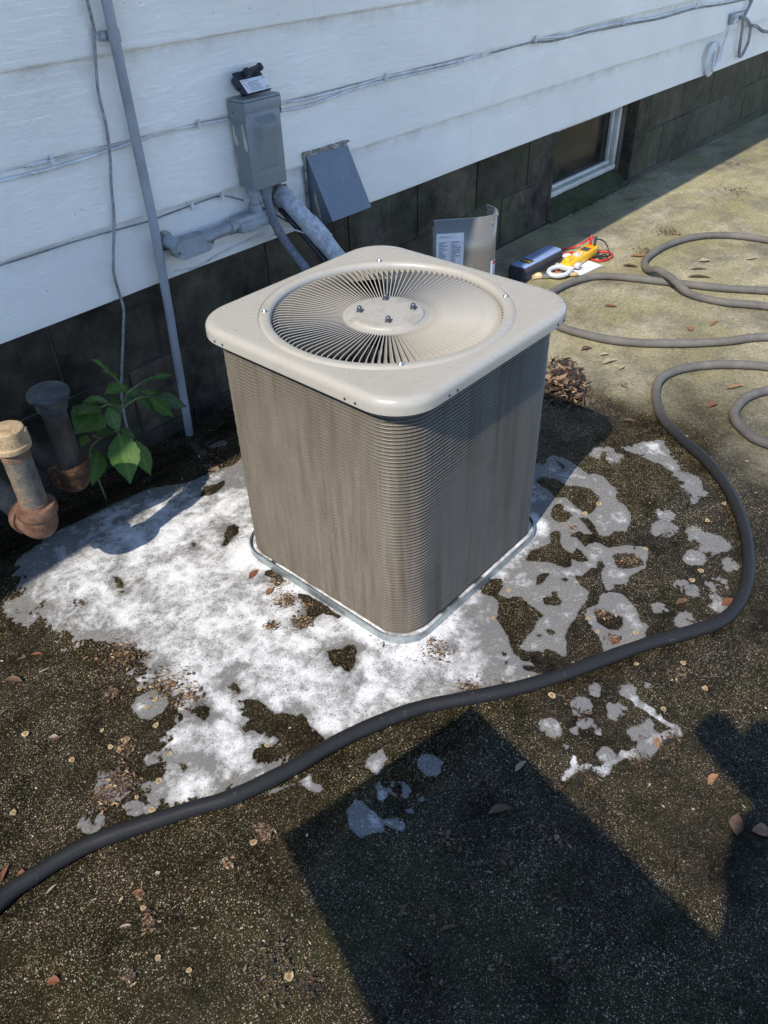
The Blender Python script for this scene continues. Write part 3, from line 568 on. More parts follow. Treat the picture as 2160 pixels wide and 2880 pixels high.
# ------------------------------------------------------------ numpy noise
def vnoise(x, y, seed=0):
    xi = np.floor(x).astype(np.int64); yi = np.floor(y).astype(np.int64)
    xf = x-xi; yf = y-yi
    u = xf*xf*(3-2*xf); w = yf*yf*(3-2*yf)
    def h(a, b):
        k = (a*374761393+b*668265263+seed*1442695041) & 0x7fffffff
        k = ((k ^ (k >> 13))*1274126177) & 0x7fffffff
        k = k ^ (k >> 16)
        return (k & 0xffff)/65535.0
    return (h(xi, yi)*(1-u)+h(xi+1, yi)*u)*(1-w)+(h(xi, yi+1)*(1-u)+h(xi+1, yi+1)*u)*w
def fbm(x, y, sc, oct=4, seed=0):
    a, t, s = 0, 0, 1.0
    for i in range(oct):
        a = a+s*vnoise(x*sc, y*sc, seed+i*17); t += s; s *= .55; sc *= 2.03
    return a/t-.5
def sstep(a, b, x):
    t = np.clip((x-a)/(b-a), 0, 1)
    return t*t*(3-2*t)
def sdist(px, py, poly):
    """signed distance to a polygon, positive inside"""
    P = np.array(poly); n = len(P)
    d = np.full(px.shape, 1e9); ins = np.zeros(px.shape, bool)
    for i in range(n):
        ax, ay = P[i]; bx, by = P[(i+1) % n]
        ex, ey = bx-ax, by-ay
        t = np.clip(((px-ax)*ex+(py-ay)*ey)/(ex*ex+ey*ey+1e-12), 0, 1)
        d = np.minimum(d, (px-ax-t*ex)**2+(py-ay-t*ey)**2)
        c = ((ay > py) != (by > py))
        ins ^= c & (px < (bx-ax)*(py-ay)/((by-ay) if abs(by-ay) > 1e-12 else 1e-12)+ax)
    d = np.sqrt(d)
    return np.where(ins, d, -d)
def dip(x, y):
    """the paving has sunk along the foundation at the left"""
    return -.10*sstep(.86, 1.16, y)*sstep(2.0, .2, x)
def add_attr(me, name, arr):
    a = me.attributes.new(name, 'FLOAT', 'POINT')
    a.data.foreach_set('value', np.asarray(arr, dtype=np.float32).ravel())
def grid_obj(name, xs, ys, zf, mat, attrs):
    X, Y = np.meshgrid(xs, ys)
    Z = zf(X, Y)
    nx, ny = len(xs), len(ys)
    V = np.stack([X.ravel(), Y.ravel(), Z.ravel()], 1)
    i = np.arange((ny-1)*(nx-1)); r, c = i//(nx-1), i % (nx-1)
    a = r*nx+c
    Fc = np.stack([a, a+1, a+nx+1, a+nx], 1)
    me = bpy.data.meshes.new(name)
    me.from_pydata(V.tolist(), [], Fc.tolist())
    me.polygons.foreach_set('use_smooth', [True]*len(me.polygons))
    for k, fn in attrs.items():
        add_attr(me, k, fn(X, Y))
    me.materials.append(mat)
    o = bpy.data.objects.new(name, me)
    COL.objects.link(o)
    return o

# ------------------------------------------------------------ the setting: ground
def wetf(X, Y):
    n = fbm(X, Y, 2.2, 5, 3)
    w = sstep(1.52, .92, X+.9*n+.18*sstep(.1, -.8, Y)*-1.2)
    w = w*(1-.015*sstep(-.45, -.75, Y+.3*(X+1)+.25*n))
    drips = sstep(.20, .30, fbm(X, Y, 7, 4, 9))*sstep(2.4, 1.2, X)*.6
    return np.clip(np.maximum(w, drips), 0, 1)
def mossf(X, Y):
    return np.clip(.35+.5*sstep(1.2, 2.2, X)*sstep(-1.0, .2, Y)+.5*sstep(-.35, -.75, Y)*sstep(-.3, -.9, X), 0, 1)
xs = np.concatenate([[-60, -25, -10, -5], np.arange(-3, 7.01, .03), [9, 14, 25, 60]])
ys = np.concatenate([[-60, -25, -10, -5], np.arange(-3, 1.3, .03), [1.5, 3, 10, 60]])
ground = grid_obj('ground', xs, ys, lambda X, Y: dip(X, Y)+.002*fbm(X, Y, 6, 3, 5), M_GROUND, {'wet': wetf, 'moss': mossf})
tag(ground, 'dark exposed aggregate paving, wet around the unit and pale and dry beyond', kind='structure')

# ------------------------------------------------------------ house
house = thing('house', 'white lap sided house wall on a stained concrete block foundation', 'house')
ZS = [.554, .8037, 1.060, 1.3154, 1.571, 1.826, 2.081, 2.336]
SEAMS = {0: [-2.9, 2.064, 7.1], 1: [-3.4, 2.07, 7.4], 2: [-2.0, 2.08, 3.0, 6.9], 3: [-4, 1.0, 5.2], 4: [-2, 3.3], 5: [-1, 4], 6: [0, 5], 7: [-3, 2]}
YW = 1.226
def board(x0, x1, zb, zt, k):
    mb = MB()
    n = max(2, int((x1-x0)/.12))
    prof = [(0.021, zb+.004), (0.002, zb+.001), (.0002, zb), (-.0008, zb+.003), (0.0, zb+.02)]
    rows = []
    for i in range(n+1):
        x = x0+(x1-x0)*i/n
        wv = .0022*math.sin(x*2.1+k)+.0012*math.sin(x*7+k*2)
        zz = .0015*math.sin(x*3.3+k*1.7)
        rows.append([(x, YW+a+wv, z+zz) for a, z in prof]+[(x, YW+.018, zt+.03)])
    m_ = len(rows[0])
    vs_ = [p for r in rows for p in r]
    fs = []
    for i in range(n):
        for j in range(m_-1):
            a = i*m_+j
            fs.append((a, a+m_, a+m_+1, a+1))
    fs.append(list(range(m_))[::-1])
    fs.append([n*m_+j for j in range(m_)])
    mb.add(vs_, fs, True)
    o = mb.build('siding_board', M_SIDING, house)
    return flip_out(o)
for k, zb in enumerate(ZS):
    zt = ZS[k+1] if k+1 < len(ZS) else zb+.2553
    e = [-7.5]+SEAMS[k]+[12.0]
    for a, b in zip(e[:-1], e[1:]):
        board(a+.0005, b-.0005, zb, zt, k)
# sheathing behind the boards
MB().box((-7.5, 1.252, .56), (12, 1.40, 2.62)).build('sheathing', M_MORTAR, house)
# eave and roof: their shadow covers the wall and the strip of paving along it
EZ = 2.45
dx = EZ/math.tan(R(SUN_EL))*math.cos(R(SUN_AZ)); dy = EZ/math.tan(R(SUN_EL))*math.sin(R(SUN_AZ))
def eave_y(x):
    return min(.790+.044*(x+dx), .925)-dy
e0, e1 = eave_y(-9), eave_y(13)
xk = (.925-.790)/.044-dx; ek = eave_y(xk)
mb = MB()
mb.prism([(-9, e0), (xk, ek), (13, e1), (13, 1.5), (-9, 1.5)], 'z', EZ, EZ+.14)
mb.build('eave', M_SIDING, house)
mb = MB()
v = [(-9, max(e0, .5), EZ+.145), (13, max(e0, .5), EZ+.145), (13, 5.2, EZ+2.2), (-9, 5.2, EZ+2.2)]
v += [(a, b, c+.03) for a, b, c in v]
mb.add(v, [(3, 2, 1, 0), (0, 1, 5, 4), (4, 5, 6, 7), (0, 4, 7, 3), (1, 2, 6, 5), (2, 3, 7, 6)])
mb.build('roof', M_MORTAR, house)

# foundation of single blocks, a course line at about .28 and another near the ground
WX0, WX1 = 2.965, 3.997          # basement window opening
YB = 1.245
def joint(c, x):
    return {0: -.32, 1: -.03+.016*x, 2: .258+.013*x, 3: .575+.0*x}[c]
fnd = MB().box((-7.5, YB+.009, -.5), (WX0-.02, 1.55, .60)).box((WX1+.02, YB+.009, -.5), (12, 1.55, .60)).box((WX0-.02, YB+.2, -.5), (WX1+.02, 1.55, .02)).build('foundation', M_MORTAR, house)
J = .0045
def block(x0, x1, c, d=.2):
    mb = MB()
    y0 = YB+random.uniform(-.003, .003)
    bm = bmesh.new()
    P = []
    for y in (y0, y0+d):
        P.append([bm.verts.new((x0+J, y, joint(c, x0)+J)), bm.verts.new((x1-J, y, joint(c, x1)+J)), bm.verts.new((x1-J, y, joint(c+1, x1)-J)), bm.verts.new((x0+J, y, joint(c+1, x0)-J))])
    a, b = P
    bm.faces.new(a); bm.faces.new(b[::-1])
    for i in range(4):
        bm.faces.new((a[i], b[i], b[(i+1) % 4], a[(i+1) % 4]))
    bmesh.ops.recalc_face_normals(bm, faces=bm.faces[:])
    bmesh.ops.bevel(bm, geom=bm.edges[:], offset=.003, segments=1, affect='EDGES')
    mb.bm(bm)
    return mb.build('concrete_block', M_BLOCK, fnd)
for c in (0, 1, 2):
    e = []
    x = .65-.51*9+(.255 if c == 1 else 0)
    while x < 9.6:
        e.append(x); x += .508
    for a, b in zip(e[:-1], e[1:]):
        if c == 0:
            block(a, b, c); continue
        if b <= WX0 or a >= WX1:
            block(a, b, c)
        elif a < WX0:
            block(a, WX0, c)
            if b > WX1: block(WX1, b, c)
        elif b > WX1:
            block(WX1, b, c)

# basement window
win = bpy.data.objects.new('basement_window', None); COL.objects.link(win); win.parent = house
win['label'] = 'basement window with peeling white frame and dark grimy pane'
YF = 1.335
fx0, fx1, fz0, fz1 = 2.972, 3.945, .105, .552
fr = MB()
fr.box((fx0, YF, fz1-.055), (fx1, YF+.06, fz1), .004)
fr.box((fx0, YF-.006, fz0), (fx1, YF+.06, fz0+.035), .004)
fr.box((fx0, YF-.001, fz0+.036), (fx0+.035, YF+.058, fz1-.056), .004)
fr.box((fx1-.038, YF-.001, fz0+.036), (fx1, YF+.058, fz1-.056), .004)
fr.build('frame', M_WINFR, win)
sa = MB()
sa.box((fx0+.036, YF+.025, fz0+.037), (fx1-.04, YF+.05, fz0+.062), .003).box((fx1-.072, YF+.026, fz0+.063), (fx1-.05, YF+.05, fz1-.058), .003)
sa.build('sash', M_WINFR, win)
MB().box((fx0+.03, YF+.051, fz0+.03), (fx1-.03, YF+.056, fz1-.05)).build('pane', M_GLASS, win)
MB().box((fx1+.0015, YF-.01, -.1), (WX1-.003, YF+.15, .56)).build('jamb', M_MORTAR, win)
mb = MB()
mb.prism([(1.232, -.2), (1.229, .012), (1.27, .035), (1.331, .10), (1.47, .10), (1.47, -.2)], 'x', WX0+.004, WX1-.004, .006)
mb.build('sill', M_SILL, win)
# ------------------------------------------------------------ the condensing unit
ac = thing('air_conditioner', 'square taupe outdoor air conditioning unit with round top grille, standing in soap foam', 'air conditioner')
def rsq(h, r, m=14, c=9):
    """rounded square outline, half size h, corner radius r, fixed point count"""
    pts = []
    for q in range(4):
        a0 = q*math.pi/2
        ca, sa_ = math.cos(a0), math.sin(a0)
        def rot(x, y):
            return (x*ca-y*sa_, x*sa_+y*ca)
        for i in range(m):
            pts.append(rot(h, -h+r+(2*h-2*r)*i/m))
        for i in range(c):
            a = math.pi/2*i/c
            pts.append(rot(h-r+r*math.cos(a), h-r+r*math.sin(a)))
    return pts
def loft(rings, mb=None, smooth=True):
    mb = mb or MB()
    n = len(rings[0])
    vs_ = [p for r in rings for p in r]
    fs = [(i*n+j, i*n+(j+1) % n, (i+1)*n+(j+1) % n, (i+1)*n+j) for i in range(len(rings)-1) for j in range(n)]
    return mb.add(vs_, fs, smooth)
A, RC, TOP = .3826, .122, .818
base = rsq(A, RC)
ang = [math.atan2(y, x) for x, y in base]
def sq(h, z):
    return [(x, y, z) for x, y in rsq(h, max(.02, RC-(A-h)))]
def ci(r, z):
    return [(r*math.cos(a), r*math.sin(a), z) for a in ang]
rings = [sq(.354, .7755), sq(.3800, .7755), sq(.3826, .778), sq(.3826, .796), sq(.3814, .8045), sq(.3776, .8115), sq(.3715, .816), sq(.363, .8178), sq(.354, TOP)]
rings += [ci(.3475, TOP+.0004), ci(.3455, TOP-.002), ci(.343, TOP-.0005), ci(.340, TOP+.003), ci(.335, TOP+.0042), ci(.324, TOP+.0042), ci(.3175, TOP+.002), ci(.3135, TOP-.003), ci(.312, TOP-.010), ci(.3115, TOP-.045)]
loft(rings).build('top_cover', M_PAINT, ac)
# screws on the ring and screw holes in the skirt
sc = MB().lathe([(.0085, 0), (.0085, .0016), (.0055, .002), (.005, .0055), (.003, .0068), (0, .0072)], 10).mesh('ring_screw')
sc.materials.append(M_ZINC)
for x, y in ((-.228, .243), (.243, .243), (.256, -.218), (-.222, -.238)):
    k = .3295/math.hypot(x, y)
    link_copy(sc, 'ring_screw', ac, Matrix.Translation((x*k, y*k, TOP+.0042)))
hm = MB().lathe([(.0036, 0), (.0036, .0009), (0, .0010)], 10).mesh('screw_hole')
hm.materials.append(M_DARKIN)
for px, py, n in [(-A, .267, (-1, 0)), (-A, .235, (-1, 0)), (-A, -.204, (-1, 0)), (-A, -.237, (-1, 0)), (-.22, -A, (0, -1)), (-.189, -A, (0, -1)), (.252, -A, (0, -1)), (.284, -A, (0, -1))]:
    q = Vector((n[0], n[1], 0)).to_track_quat('Z', 'Y').to_matrix().to_4x4()
    if abs(px) == A and py > A-RC: px = -A+.0003
    link_copy(hm, 'screw_hole', ac, Matrix.Translation((px*.99995, py*.99995, .787)) @ q)
# grille
grille = bpy.data.objects.new('grille', None); COL.objects.link(grille); grille.parent = ac
NB = 110
def louver():
    mb = MB()
    rr = [.104, .118, .16, .22, .275, .296, .304, .3125]
    rows = []
    for r in rr:
        t = (r-.104)/(.3125-.104)
        zt = .7985+.012*min(1, t*1.25)
        e = min(1.0, (r-.100)/.05)*min(1, (.3135-r)/.022)
        e = max(0.05, e)
        off = (.0035+.0055*t)*e       # lower edge swung clockwise
        dz = (.005+.0115*t**.8)*e+.0015
        curl = .004*max(0, (r-.29)/.02)
        y0 = curl
        th = .0007
        zt -= .006*max(0, (r-.300)/.0125)
        rows.append([(r, y0+th*1.7, zt), (r, y0-off+th, zt-dz), (r, y0-off-th, zt-dz-.0004), (r, y0-th*1.6, zt+.0006)])
    vs_ = [p for q in rows for p in q]
    fs = []
    for i in range(len(rr)-1):
        for j in range(4):
            a = i*4+j; b = i*4+(j+1) % 4
            fs.append((a, b, b+4, a+4))
    fs += [(3, 2, 1, 0), tuple((len(rr)-1)*4+j for j in range(4))]
    mb.add(vs_, fs, False)
    return mb.mesh('louver')
lm = louver(); lm.materials.append(M_PAINT)
for i in range(NB):
    link_copy(lm, 'louver', grille, Matrix.Rotation(2*math.pi*(i+.5)/NB, 4, 'Z'))
MB().lathe([(0, .8085), (.05, .8085), (.092, .808), (.0985, .8072), (.1015, .805), (.103, .8015), (.106, .8), (.119, .7992), (.1215, .7975), (.121, .794), (.10, .794), (0, .794)], 56).build('hub_plate', M_PAINTD, grille)
nut = MB().lathe([(.0095, 0), (.0095, .0012)], 14).lathe([(.0082, .0012), (.0082, .0065)], 6, None, False).lathe([(.0072, .0065), (.0072, .010), (.0062, .0135), (.004, .0157), (0, .0166)], 14).mesh('acorn_nut')
nut.materials.append(M_NUT)
for x, y in ((-.047, .060), (.060, .058), (.060, -.046), (-.047, -.046)):
    link_copy(nut, 'acorn_nut', grille, Matrix.Translation((x*.97, y*.97, .8083)))
# coil with horizontal ridges
ZC0, ZC1, NR = .022, .776, 72
pit = (ZC1-ZC0)/NR
rings = []
for i in range(NR):
    z = ZC0+i*pit
    bow = .0003*math.sin(i*1.7)
    for f, o in ((0, -.0085), (.18, -.0072), (.35, -.0012), (.52, 0), (.69, -.0012), (.86, -.0072)):
        rings.append([(x, y, z+f*pit) for x, y in rsq(.350+o+bow*(o > -.005), .10+o, 12, 10)])
rings.append([(x, y, ZC1) for x, y in rsq(.3415, .0915, 12, 10)])
loft(rings).build('coil', M_COIL, ac)
# dark shell added inside the coil to block light, seen through the grille
loft([[(x, y, z) for x, y in rsq(.325, .1, 12, 10)] for z in (.774, .02)]).build('dark_liner', M_DARKIN, ac)
# black gasket under the cover
loft([[(x, y, .7765) for x, y in rsq(.3525, .1025, 12, 10)], [(x, y, .7695) for x, y in rsq(.3525, .1025, 12, 10)], [(x, y, .769) for x, y in rsq(.343, .095, 12, 10)]]).build('gasket', M_BLACK, ac)
# base pan
def bq(h, z):
    return [(x, y, z) for x, y in rsq(h+.007, .108-(.361-h), 12, 10)]
pan = loft([bq(.352, -.004), bq(.3605, -.004), bq(.361, .0), bq(.361, .030), bq(.3602, .0325), bq(.3585, .0330), bq(.3572, .0315), bq(.3565, .018), bq(.350, .0165), bq(.20, .0165)])
n0 = len(pan.v)-len(bq(.2, 0))
pan.f.append(list(range(n0, len(pan.v)))); pan.sm.append(False)
pan.build('base_pan', M_GALV, ac)
# fan and motor hung under the hub
mot = MB().lathe([(.0, .50), (.06, .505), (.082, .53), (.086, .55), (.086, .70), (.07, .725), (.03, .735), (.02, .793)], 36).build('fan_motor', M_BLACK, ac)
lab = MB(); vs_, fs = [], []
for i in range(15):
    a = R(200+i*6.0)
    for z in (.60, .675):
        vs_.append((.0867*math.cos(a), .0867*math.sin(a), z))
for i in range(14):
    fs.append((2*i, 2*i+2, 2*i+3, 2*i+1))
lab.add(vs_, fs, True).build('motor_label', M_LABEL, mot)
fan = bpy.data.objects.new('fan', None); COL.objects.link(fan); fan.parent = ac
fb = MB(); vs_, fs = [], []
NA, NRr = 10, 6
for i in range(NA+1):
    for j in range(NRr+1):
        a = R(-38+76*i/NA)*(1+.12*j/NRr); r = .06+.232*j/NRr
        z = .60-.055*(i/NA-.5)*2*(.5+.5*j/NRr)
        vs_.append((r*math.cos(a), r*math.sin(a), z))
for i in range(NA):
    for j in range(NRr):
        q = i*(NRr+1)+j
        fs.append((q, q+1, q+NRr+2, q+NRr+1))
fm = fb.add(vs_, fs, True).mesh('fan_blade'); fm.materials.append(M_FAN)
for k in range(3):
    b = link_copy(fm, 'fan_blade', fan, Matrix.Rotation(R(52+120*k), 4, 'Z') @ Matrix.Translation((0, 0, -.13)))
MB().lathe([(0, .45), (.055, .45), (.06, .46), (.06, .49), (.055, .50), (0, .50)], 24).build('fan_hub', M_FAN, fan)
# ------------------------------------------------------------ disconnect box and its pulled head
db = thing('disconnect_box', 'grey enamel electrical disconnect box with chipped paint on the white siding', 'electrical box')
bx0, bx1, by0, by1, bz0, bz1 = .517, .692, 1.131, 1.222, .805, 1.118
MB().box((bx0+.004, by0+.012, bz0), (bx1-.004, by1, bz1-.012), .004).build('box_body', M_BOX, db)
MB().box((bx0+.001, by0, bz0-.006), (bx1-.001, by0+.011, bz1-.016), .004).build('front_cover', M_BOX, db)
lid = MB().box((bx0-.004, by0-.005, bz1-.010), (bx1+.004, by1-.002, bz1), .004).box((bx0-.004, by0-.0052, bz1-.046), (bx1+.004, by0-.0012, bz1-.0102), .0015)
lid.prism([(by0-.001, bz1-.010), (by0-.001, bz1-.066), (by0+.006, bz1-.072), (by1-.004, bz1-.072), (by1-.004, bz1-.010)], 'x', bx0-.0042, bx0-.0012)
lid.prism([(by0-.001, bz1-.010), (by0-.001, bz1-.066), (by0+.006, bz1-.072), (by1-.004, bz1-.072), (by1-.004, bz1-.010)], 'x', bx1+.0012, bx1+.0042)
ld = lid.build('hinged_lid', M_BOX, db)
MB().lathe([(.003, 0), (.003, .0012), (0, .0014)], 8, Matrix.Translation((bx0-.0043, 1.19, bz1-.045)) @ Matrix.Rotation(R(-90), 4, 'Y')).build('rivet_hole', M_DARKIN, ld)
# raised swelling of the front, deepest near the top
rp = MB()
xa, xb, za, zb = bx0+.034, bx1-.026, .868, 1.058
nx, nz = 14, 26
vs_, fs = [], []
for i in range(nx+1):
    for j in range(nz+1):
        u = i/nx; w = j/nz
        hx = min(1, min(u, 1-u)/.16); hx = hx*hx*(3-2*hx)
        ht = min(1, (1-w)/.18); ht = ht*ht*(3-2*ht)
        depth = (.003+.040*w)*hx*ht
        if j == 0 or i in (0, nx) or j == nz: depth = -.001
        vs_.append((xa+(xb-xa)*u+.006*(1-w)*(u-.5), by0-depth, za+(zb-za)*w))
for i in range(nx):
    for j in range(nz):
        a = i*(nz+1)+j
        fs.append((a, a+nz+1, a+nz+2, a+1))
rp.add(vs_, fs, True).build('raised_panel', M_BOX, db)
def chip(name, cx, pts, parent, axis, at, mat=M_CHIP):
    """flake of undercoat showing where the paint came off"""
    n = len(pts)
    if axis == 'x':
        vs_ = [(at, a, b) for a, b in pts]+[(at-.0006, a, b) for a, b in pts]
    else:
        vs_ = [(a, at, b) for a, b in pts]+[(a, at-.0006, b) for a, b in pts]
    fs = [list(range(n)), list(range(n, 2*n))[::-1]]+[(i, (i+1) % n, n+(i+1) % n, n+i) for i in range(n)]
    o = MB().add(vs_, fs).build(name, mat, parent)
    return flip_out(o)
chip('paint_chip', 0, [(1.158, 1.035), (1.152, 1.018), (1.146, .985), (1.138, .968), (1.140, .948), (1.149, .940), (1.158, .95), (1.160, .975), (1.159, 1.0), (1.163, 1.03)], db, 'x', bx0+.0036)
chip('paint_chip', 0, [(1.214, 1.03), (1.205, 1.015), (1.207, .995), (1.196, .985), (1.192, .965), (1.2, .955), (1.212, .965), (1.219, .99)], db, 'x', bx0+.0036)
chip('paint_chip', 0, [(1.216, .93), (1.211, .90), (1.214, .86), (1.216, .83), (1.219, .86), (1.219, .92)], db, 'x', bx0+.0036)
pd = thing('pullout_handle', 'black disconnect pull-out head with white warning label lying on the grey box', 'fuse pull-out')
# slab leaning forward on the lid
pm = Matrix.Translation((.603, 1.172, bz1+.0445)) @ Matrix.Rotation(R(3), 4, 'Z') @ Matrix.Rotation(R(46), 4, 'X')
MB().box((-.062, -.045, -.007), (.064, .045, .005), .003, pm).build('cover_plate', M_NAVY, pd)
MB().box((-.058, -.005, -.034), (.03, .040, -.0072), .004, pm).box((-.056, -.03, -.030), (-.035, -.008, -.0072), .003, pm).build('fuse_body', M_BLACK, pd)
grip = MB()
grip.tube([pm @ Vector(p) for p in smooth_path([(-.012, .02, .004), (-.010, .024, .018), (0, .028, .024), (.03, .034, .024), (.058, .038, .022)], .006)], [.010]*3+[.011]*3+[.010]*40, 8) if False else None
pp = [pm @ Vector(p) for p in smooth_path([(-.016, .020, .003), (-.012, .024, .016), (.004, .028, .022), (.03, .032, .022), (.058, .036, .020)], .006)]
grip.tube(pp, .009, 8)
grip.box((-.026, .012, .004), (-.002, .040, .028), .004, pm).box((.046, .022, .012), (.066, .046, .030), .004, pm)
grip.build('pull_grip', M_BLACK, pd)
lb = MB().box((-.056, -.043, .0052), (.062, .010, .0058), 0, pm).build('warning_label', M_LABEL, pd)
MB().add([pm @ Vector(p) for p in [(-.050, -.004, .0061), (-.047, -.004, .0061), (-.042, -.016, .0061), (-.045, -.016, .0061), (-.040, -.034, .0061), (-.046, -.020, .0061), (-.043, -.020, .0061)]], [(0, 2, 1), (0, 3, 2), (3, 5, 6), (6, 2, 3), (5, 4, 6)]).build('lightning_bolt', M_INKR, lb)
text_mesh('DANGER', .0085, pm @ Matrix.Translation((-.054, .001, .0061)), M_INKR, lb)
text_mesh('ON', .012, pm @ Matrix.Translation((.045, -.002, .0061)), M_INK, lb)
text_mesh('OFF', .012, pm @ Matrix.Translation((.060, -.030, .0061)) @ Matrix.Rotation(math.pi, 4, 'Z'), M_INK, lb)
ln = MB()
for i in range(8):
    y = -.004-.0048*i
    ln.box((-.034+(.0 if i else .01), y, .0059), (.030-.006*(i % 3), y+.0017, .0061), 0, pm)
ln.build('print_lines', M_INK, lb)

# ------------------------------------------------------------ PVC conduit below the box
pc = thing('conduit_run', 'short grey plastic conduit with two mossy access fittings below the grey box', 'conduit')
def cyl(mb, a, b, r, n=16):
    return mb.tube([a, b], r, n)
yc = 1.182
mb = MB()
cyl(mb, (.556, yc, .806), (.556, yc, .786), .026); cyl(mb, (.556, yc, .7861), (.556, yc, .772), .0295, 8)
mb.build('box_connector', M_PVC, pc)
MB().tube([(.556, yc, .773), (.556, yc, .728)], .0215, 18).build('riser', M_PVC, pc)
mb = MB(); cyl(mb, (.556, yc, .738), (.556, yc, .70), .0275, 18)
mb.box((.438, yc-.030, .652), (.592, yc+.030, .712), .010)
cyl(mb, (.412, yc, .681), (.445, yc, .681), .0285, 18)
lr = mb.build('access_fitting', M_PVCM, pc)
MB().box((.446, yc-.0345, .653), (.590, yc-.0305, .690), .0015).build('fitting_cover', M_PVCM, lr)
MB().tube([(.30, yc-.004, .678), (.42, yc, .681)], .0215, 18).build('cross_pipe', M_PVC, pc)
def stadium(cx, cz, L, r, n=10):
    p = []
    for i in range(n+1):
        a = -math.pi/2+math.pi*i/n
        p.append((cx+L+r*math.cos(a), cz+r*math.sin(a)))
    for i in range(n+1):
        a = math.pi/2+math.pi*i/n
        p.append((cx-L+r*math.cos(a), cz+r*math.sin(a)))
    return p
mb = MB()
mb.prism(stadium(.222, .668, .052, .0335), 'y', 1.158, 1.205)
cyl(mb, (.275, yc-.004, .677), (.312, yc-.004, .678), .0275, 18)
mb.tube([(.172, 1.19, .672), (.150, 1.20, .690), (.140, 1.222, .698)], [.030, .028, .027], 16)
ov = mb.build('elbow_fitting', M_PVCM, pc)
mb = MB().prism(stadium(.222, .668, .052, .0345), 'y', 1.1535, 1.1575)
mb.build('oval_cover', M_PVCM, ov)
mb = MB()
for x in (.146, .300):
    mb.lathe([(.006, 0), (.006, .002), (.003, .003), (0, .003)], 8, Matrix.Translation((x, 1.1533, .664)) @ Matrix.Rotation(R(90), 4, 'X'))
mb.build('cover_screw', M_NUT, ov)
mb = MB().lathe([(.036, 0), (.037, .003), (.031, .006)], 18, Matrix.Translation((.139, 1.2262, .699)) @ Matrix.Rotation(R(90), 4, 'X'))
mb.build('caulk_ring', M_CAULK, pc)

# ------------------------------------------------------------ flexible whip
wh = thing('flexible_conduit', 'grey flexible electrical conduit hanging from the box down behind the unit', 'conduit')
wp = smooth_path([(.598, 1.160, .797), (.597, 1.158, .76), (.603, 1.148, .69), (.618, 1.13, .62), (.640, 1.09, .545), (.655, 1.02, .47), (.640, .90, .40), (.58, .72, .36), (.50, .52, .36), (.43, .40, .40)], .012)
MB().tube(wp, [.0185+.0009*math.sin(i*1.9) for i in range(len(wp))], 14).build('sleeve', M_WHIP, wh)
mb = MB(); cyl(mb, (.598, 1.16, .799), (.598, 1.16, .790), .030, 8); cyl(mb, (.598, 1.16, .7898), (.5975, 1.159, .765), .0235, 16)
mb.build('gland_nut', M_WHIP, wh)

# ------------------------------------------------------------ refrigerant line
rl = thing('refrigerant_line', 'pale grey wrapped refrigerant pipe bending out of the wall towards the unit', 'pipe')
lp = smooth_path([(.735, 1.235, .712), (.726, 1.195, .712), (.720, 1.155, .700), (.735, 1.11, .655), (.762, 1.07, .60), (.790, 1.02, .53), (.800, .95, .46), (.77, .84, .40), (.70, .66, .36), (.58, .5, .34), (.46, .38, .33)], .012)
MB().tube(lp, [.037+.001*math.sin(i*.9) for i in range(len(lp))], 18).build('insulation', M_WRAP, rl)
k0 = min(range(len(lp)), key=lambda i: (lp[i]-Vector((.762, 1.07, .60))).length)
MB().tube(lp[k0-3:k0+6], .0415, 20).build('tape_sleeve', M_WRAP, rl)
k1 = 1
MB().tube(lp[k1:k1+4], [.046, .044, .042, .0395], 18).build('wall_collar', M_WRAP, rl)
bp = smooth_path([(.70, 1.205, .675), (.705, 1.17, .648), (.722, 1.125, .60), (.745, 1.085, .545), (.766, 1.03, .48), (.77, .95, .42), (.72, .8, .37)], .012)
MB().tube(bp, .011, 10).build('small_line', M_CABLEB, rl)
bm = bmesh.new(); bmesh.ops.create_icosphere(bm, subdivisions=3, radius=1)
for v in bm.verts:
    n_ = Vector(v.co); w = 1+.22*math.sin(n_.x*7+n_.z*5)*math.sin(n_.z*9+2)+random.uniform(-.07, .07)
    v.co = Vector((.727+n_.x*.049*w, 1.226+n_.y*.017*w, .715+n_.z*.052*w))
MB().bm(bm, True).build('sealing_putty', M_PUTTY, rl)
tw = thing('control_wire', 'thin black wire looping between the pipe and the conduit fitting', 'wire')
MB().tube(smooth_path([(.59, 1.214, .715), (.63, 1.195, .69), (.67, 1.175, .655), (.705, 1.15, .625), (.725, 1.12, .595)], .012), .0034, 6).build('upper_strand', M_CABLEB, tw)
MB().tube(smooth_path([(.735, 1.10, .585), (.70, 1.128, .605), (.665, 1.14, .612), (.645, 1.14, .612), (.60, 1.165, .60), (.55, 1.205, .595), (.46, 1.2235, .585), (.37, 1.2235, .578), (.26, 1.2235, .562), (.16, 1.2235, .578)], .012), .0034, 6).build('lower_strand', M_CABLEW, tw)

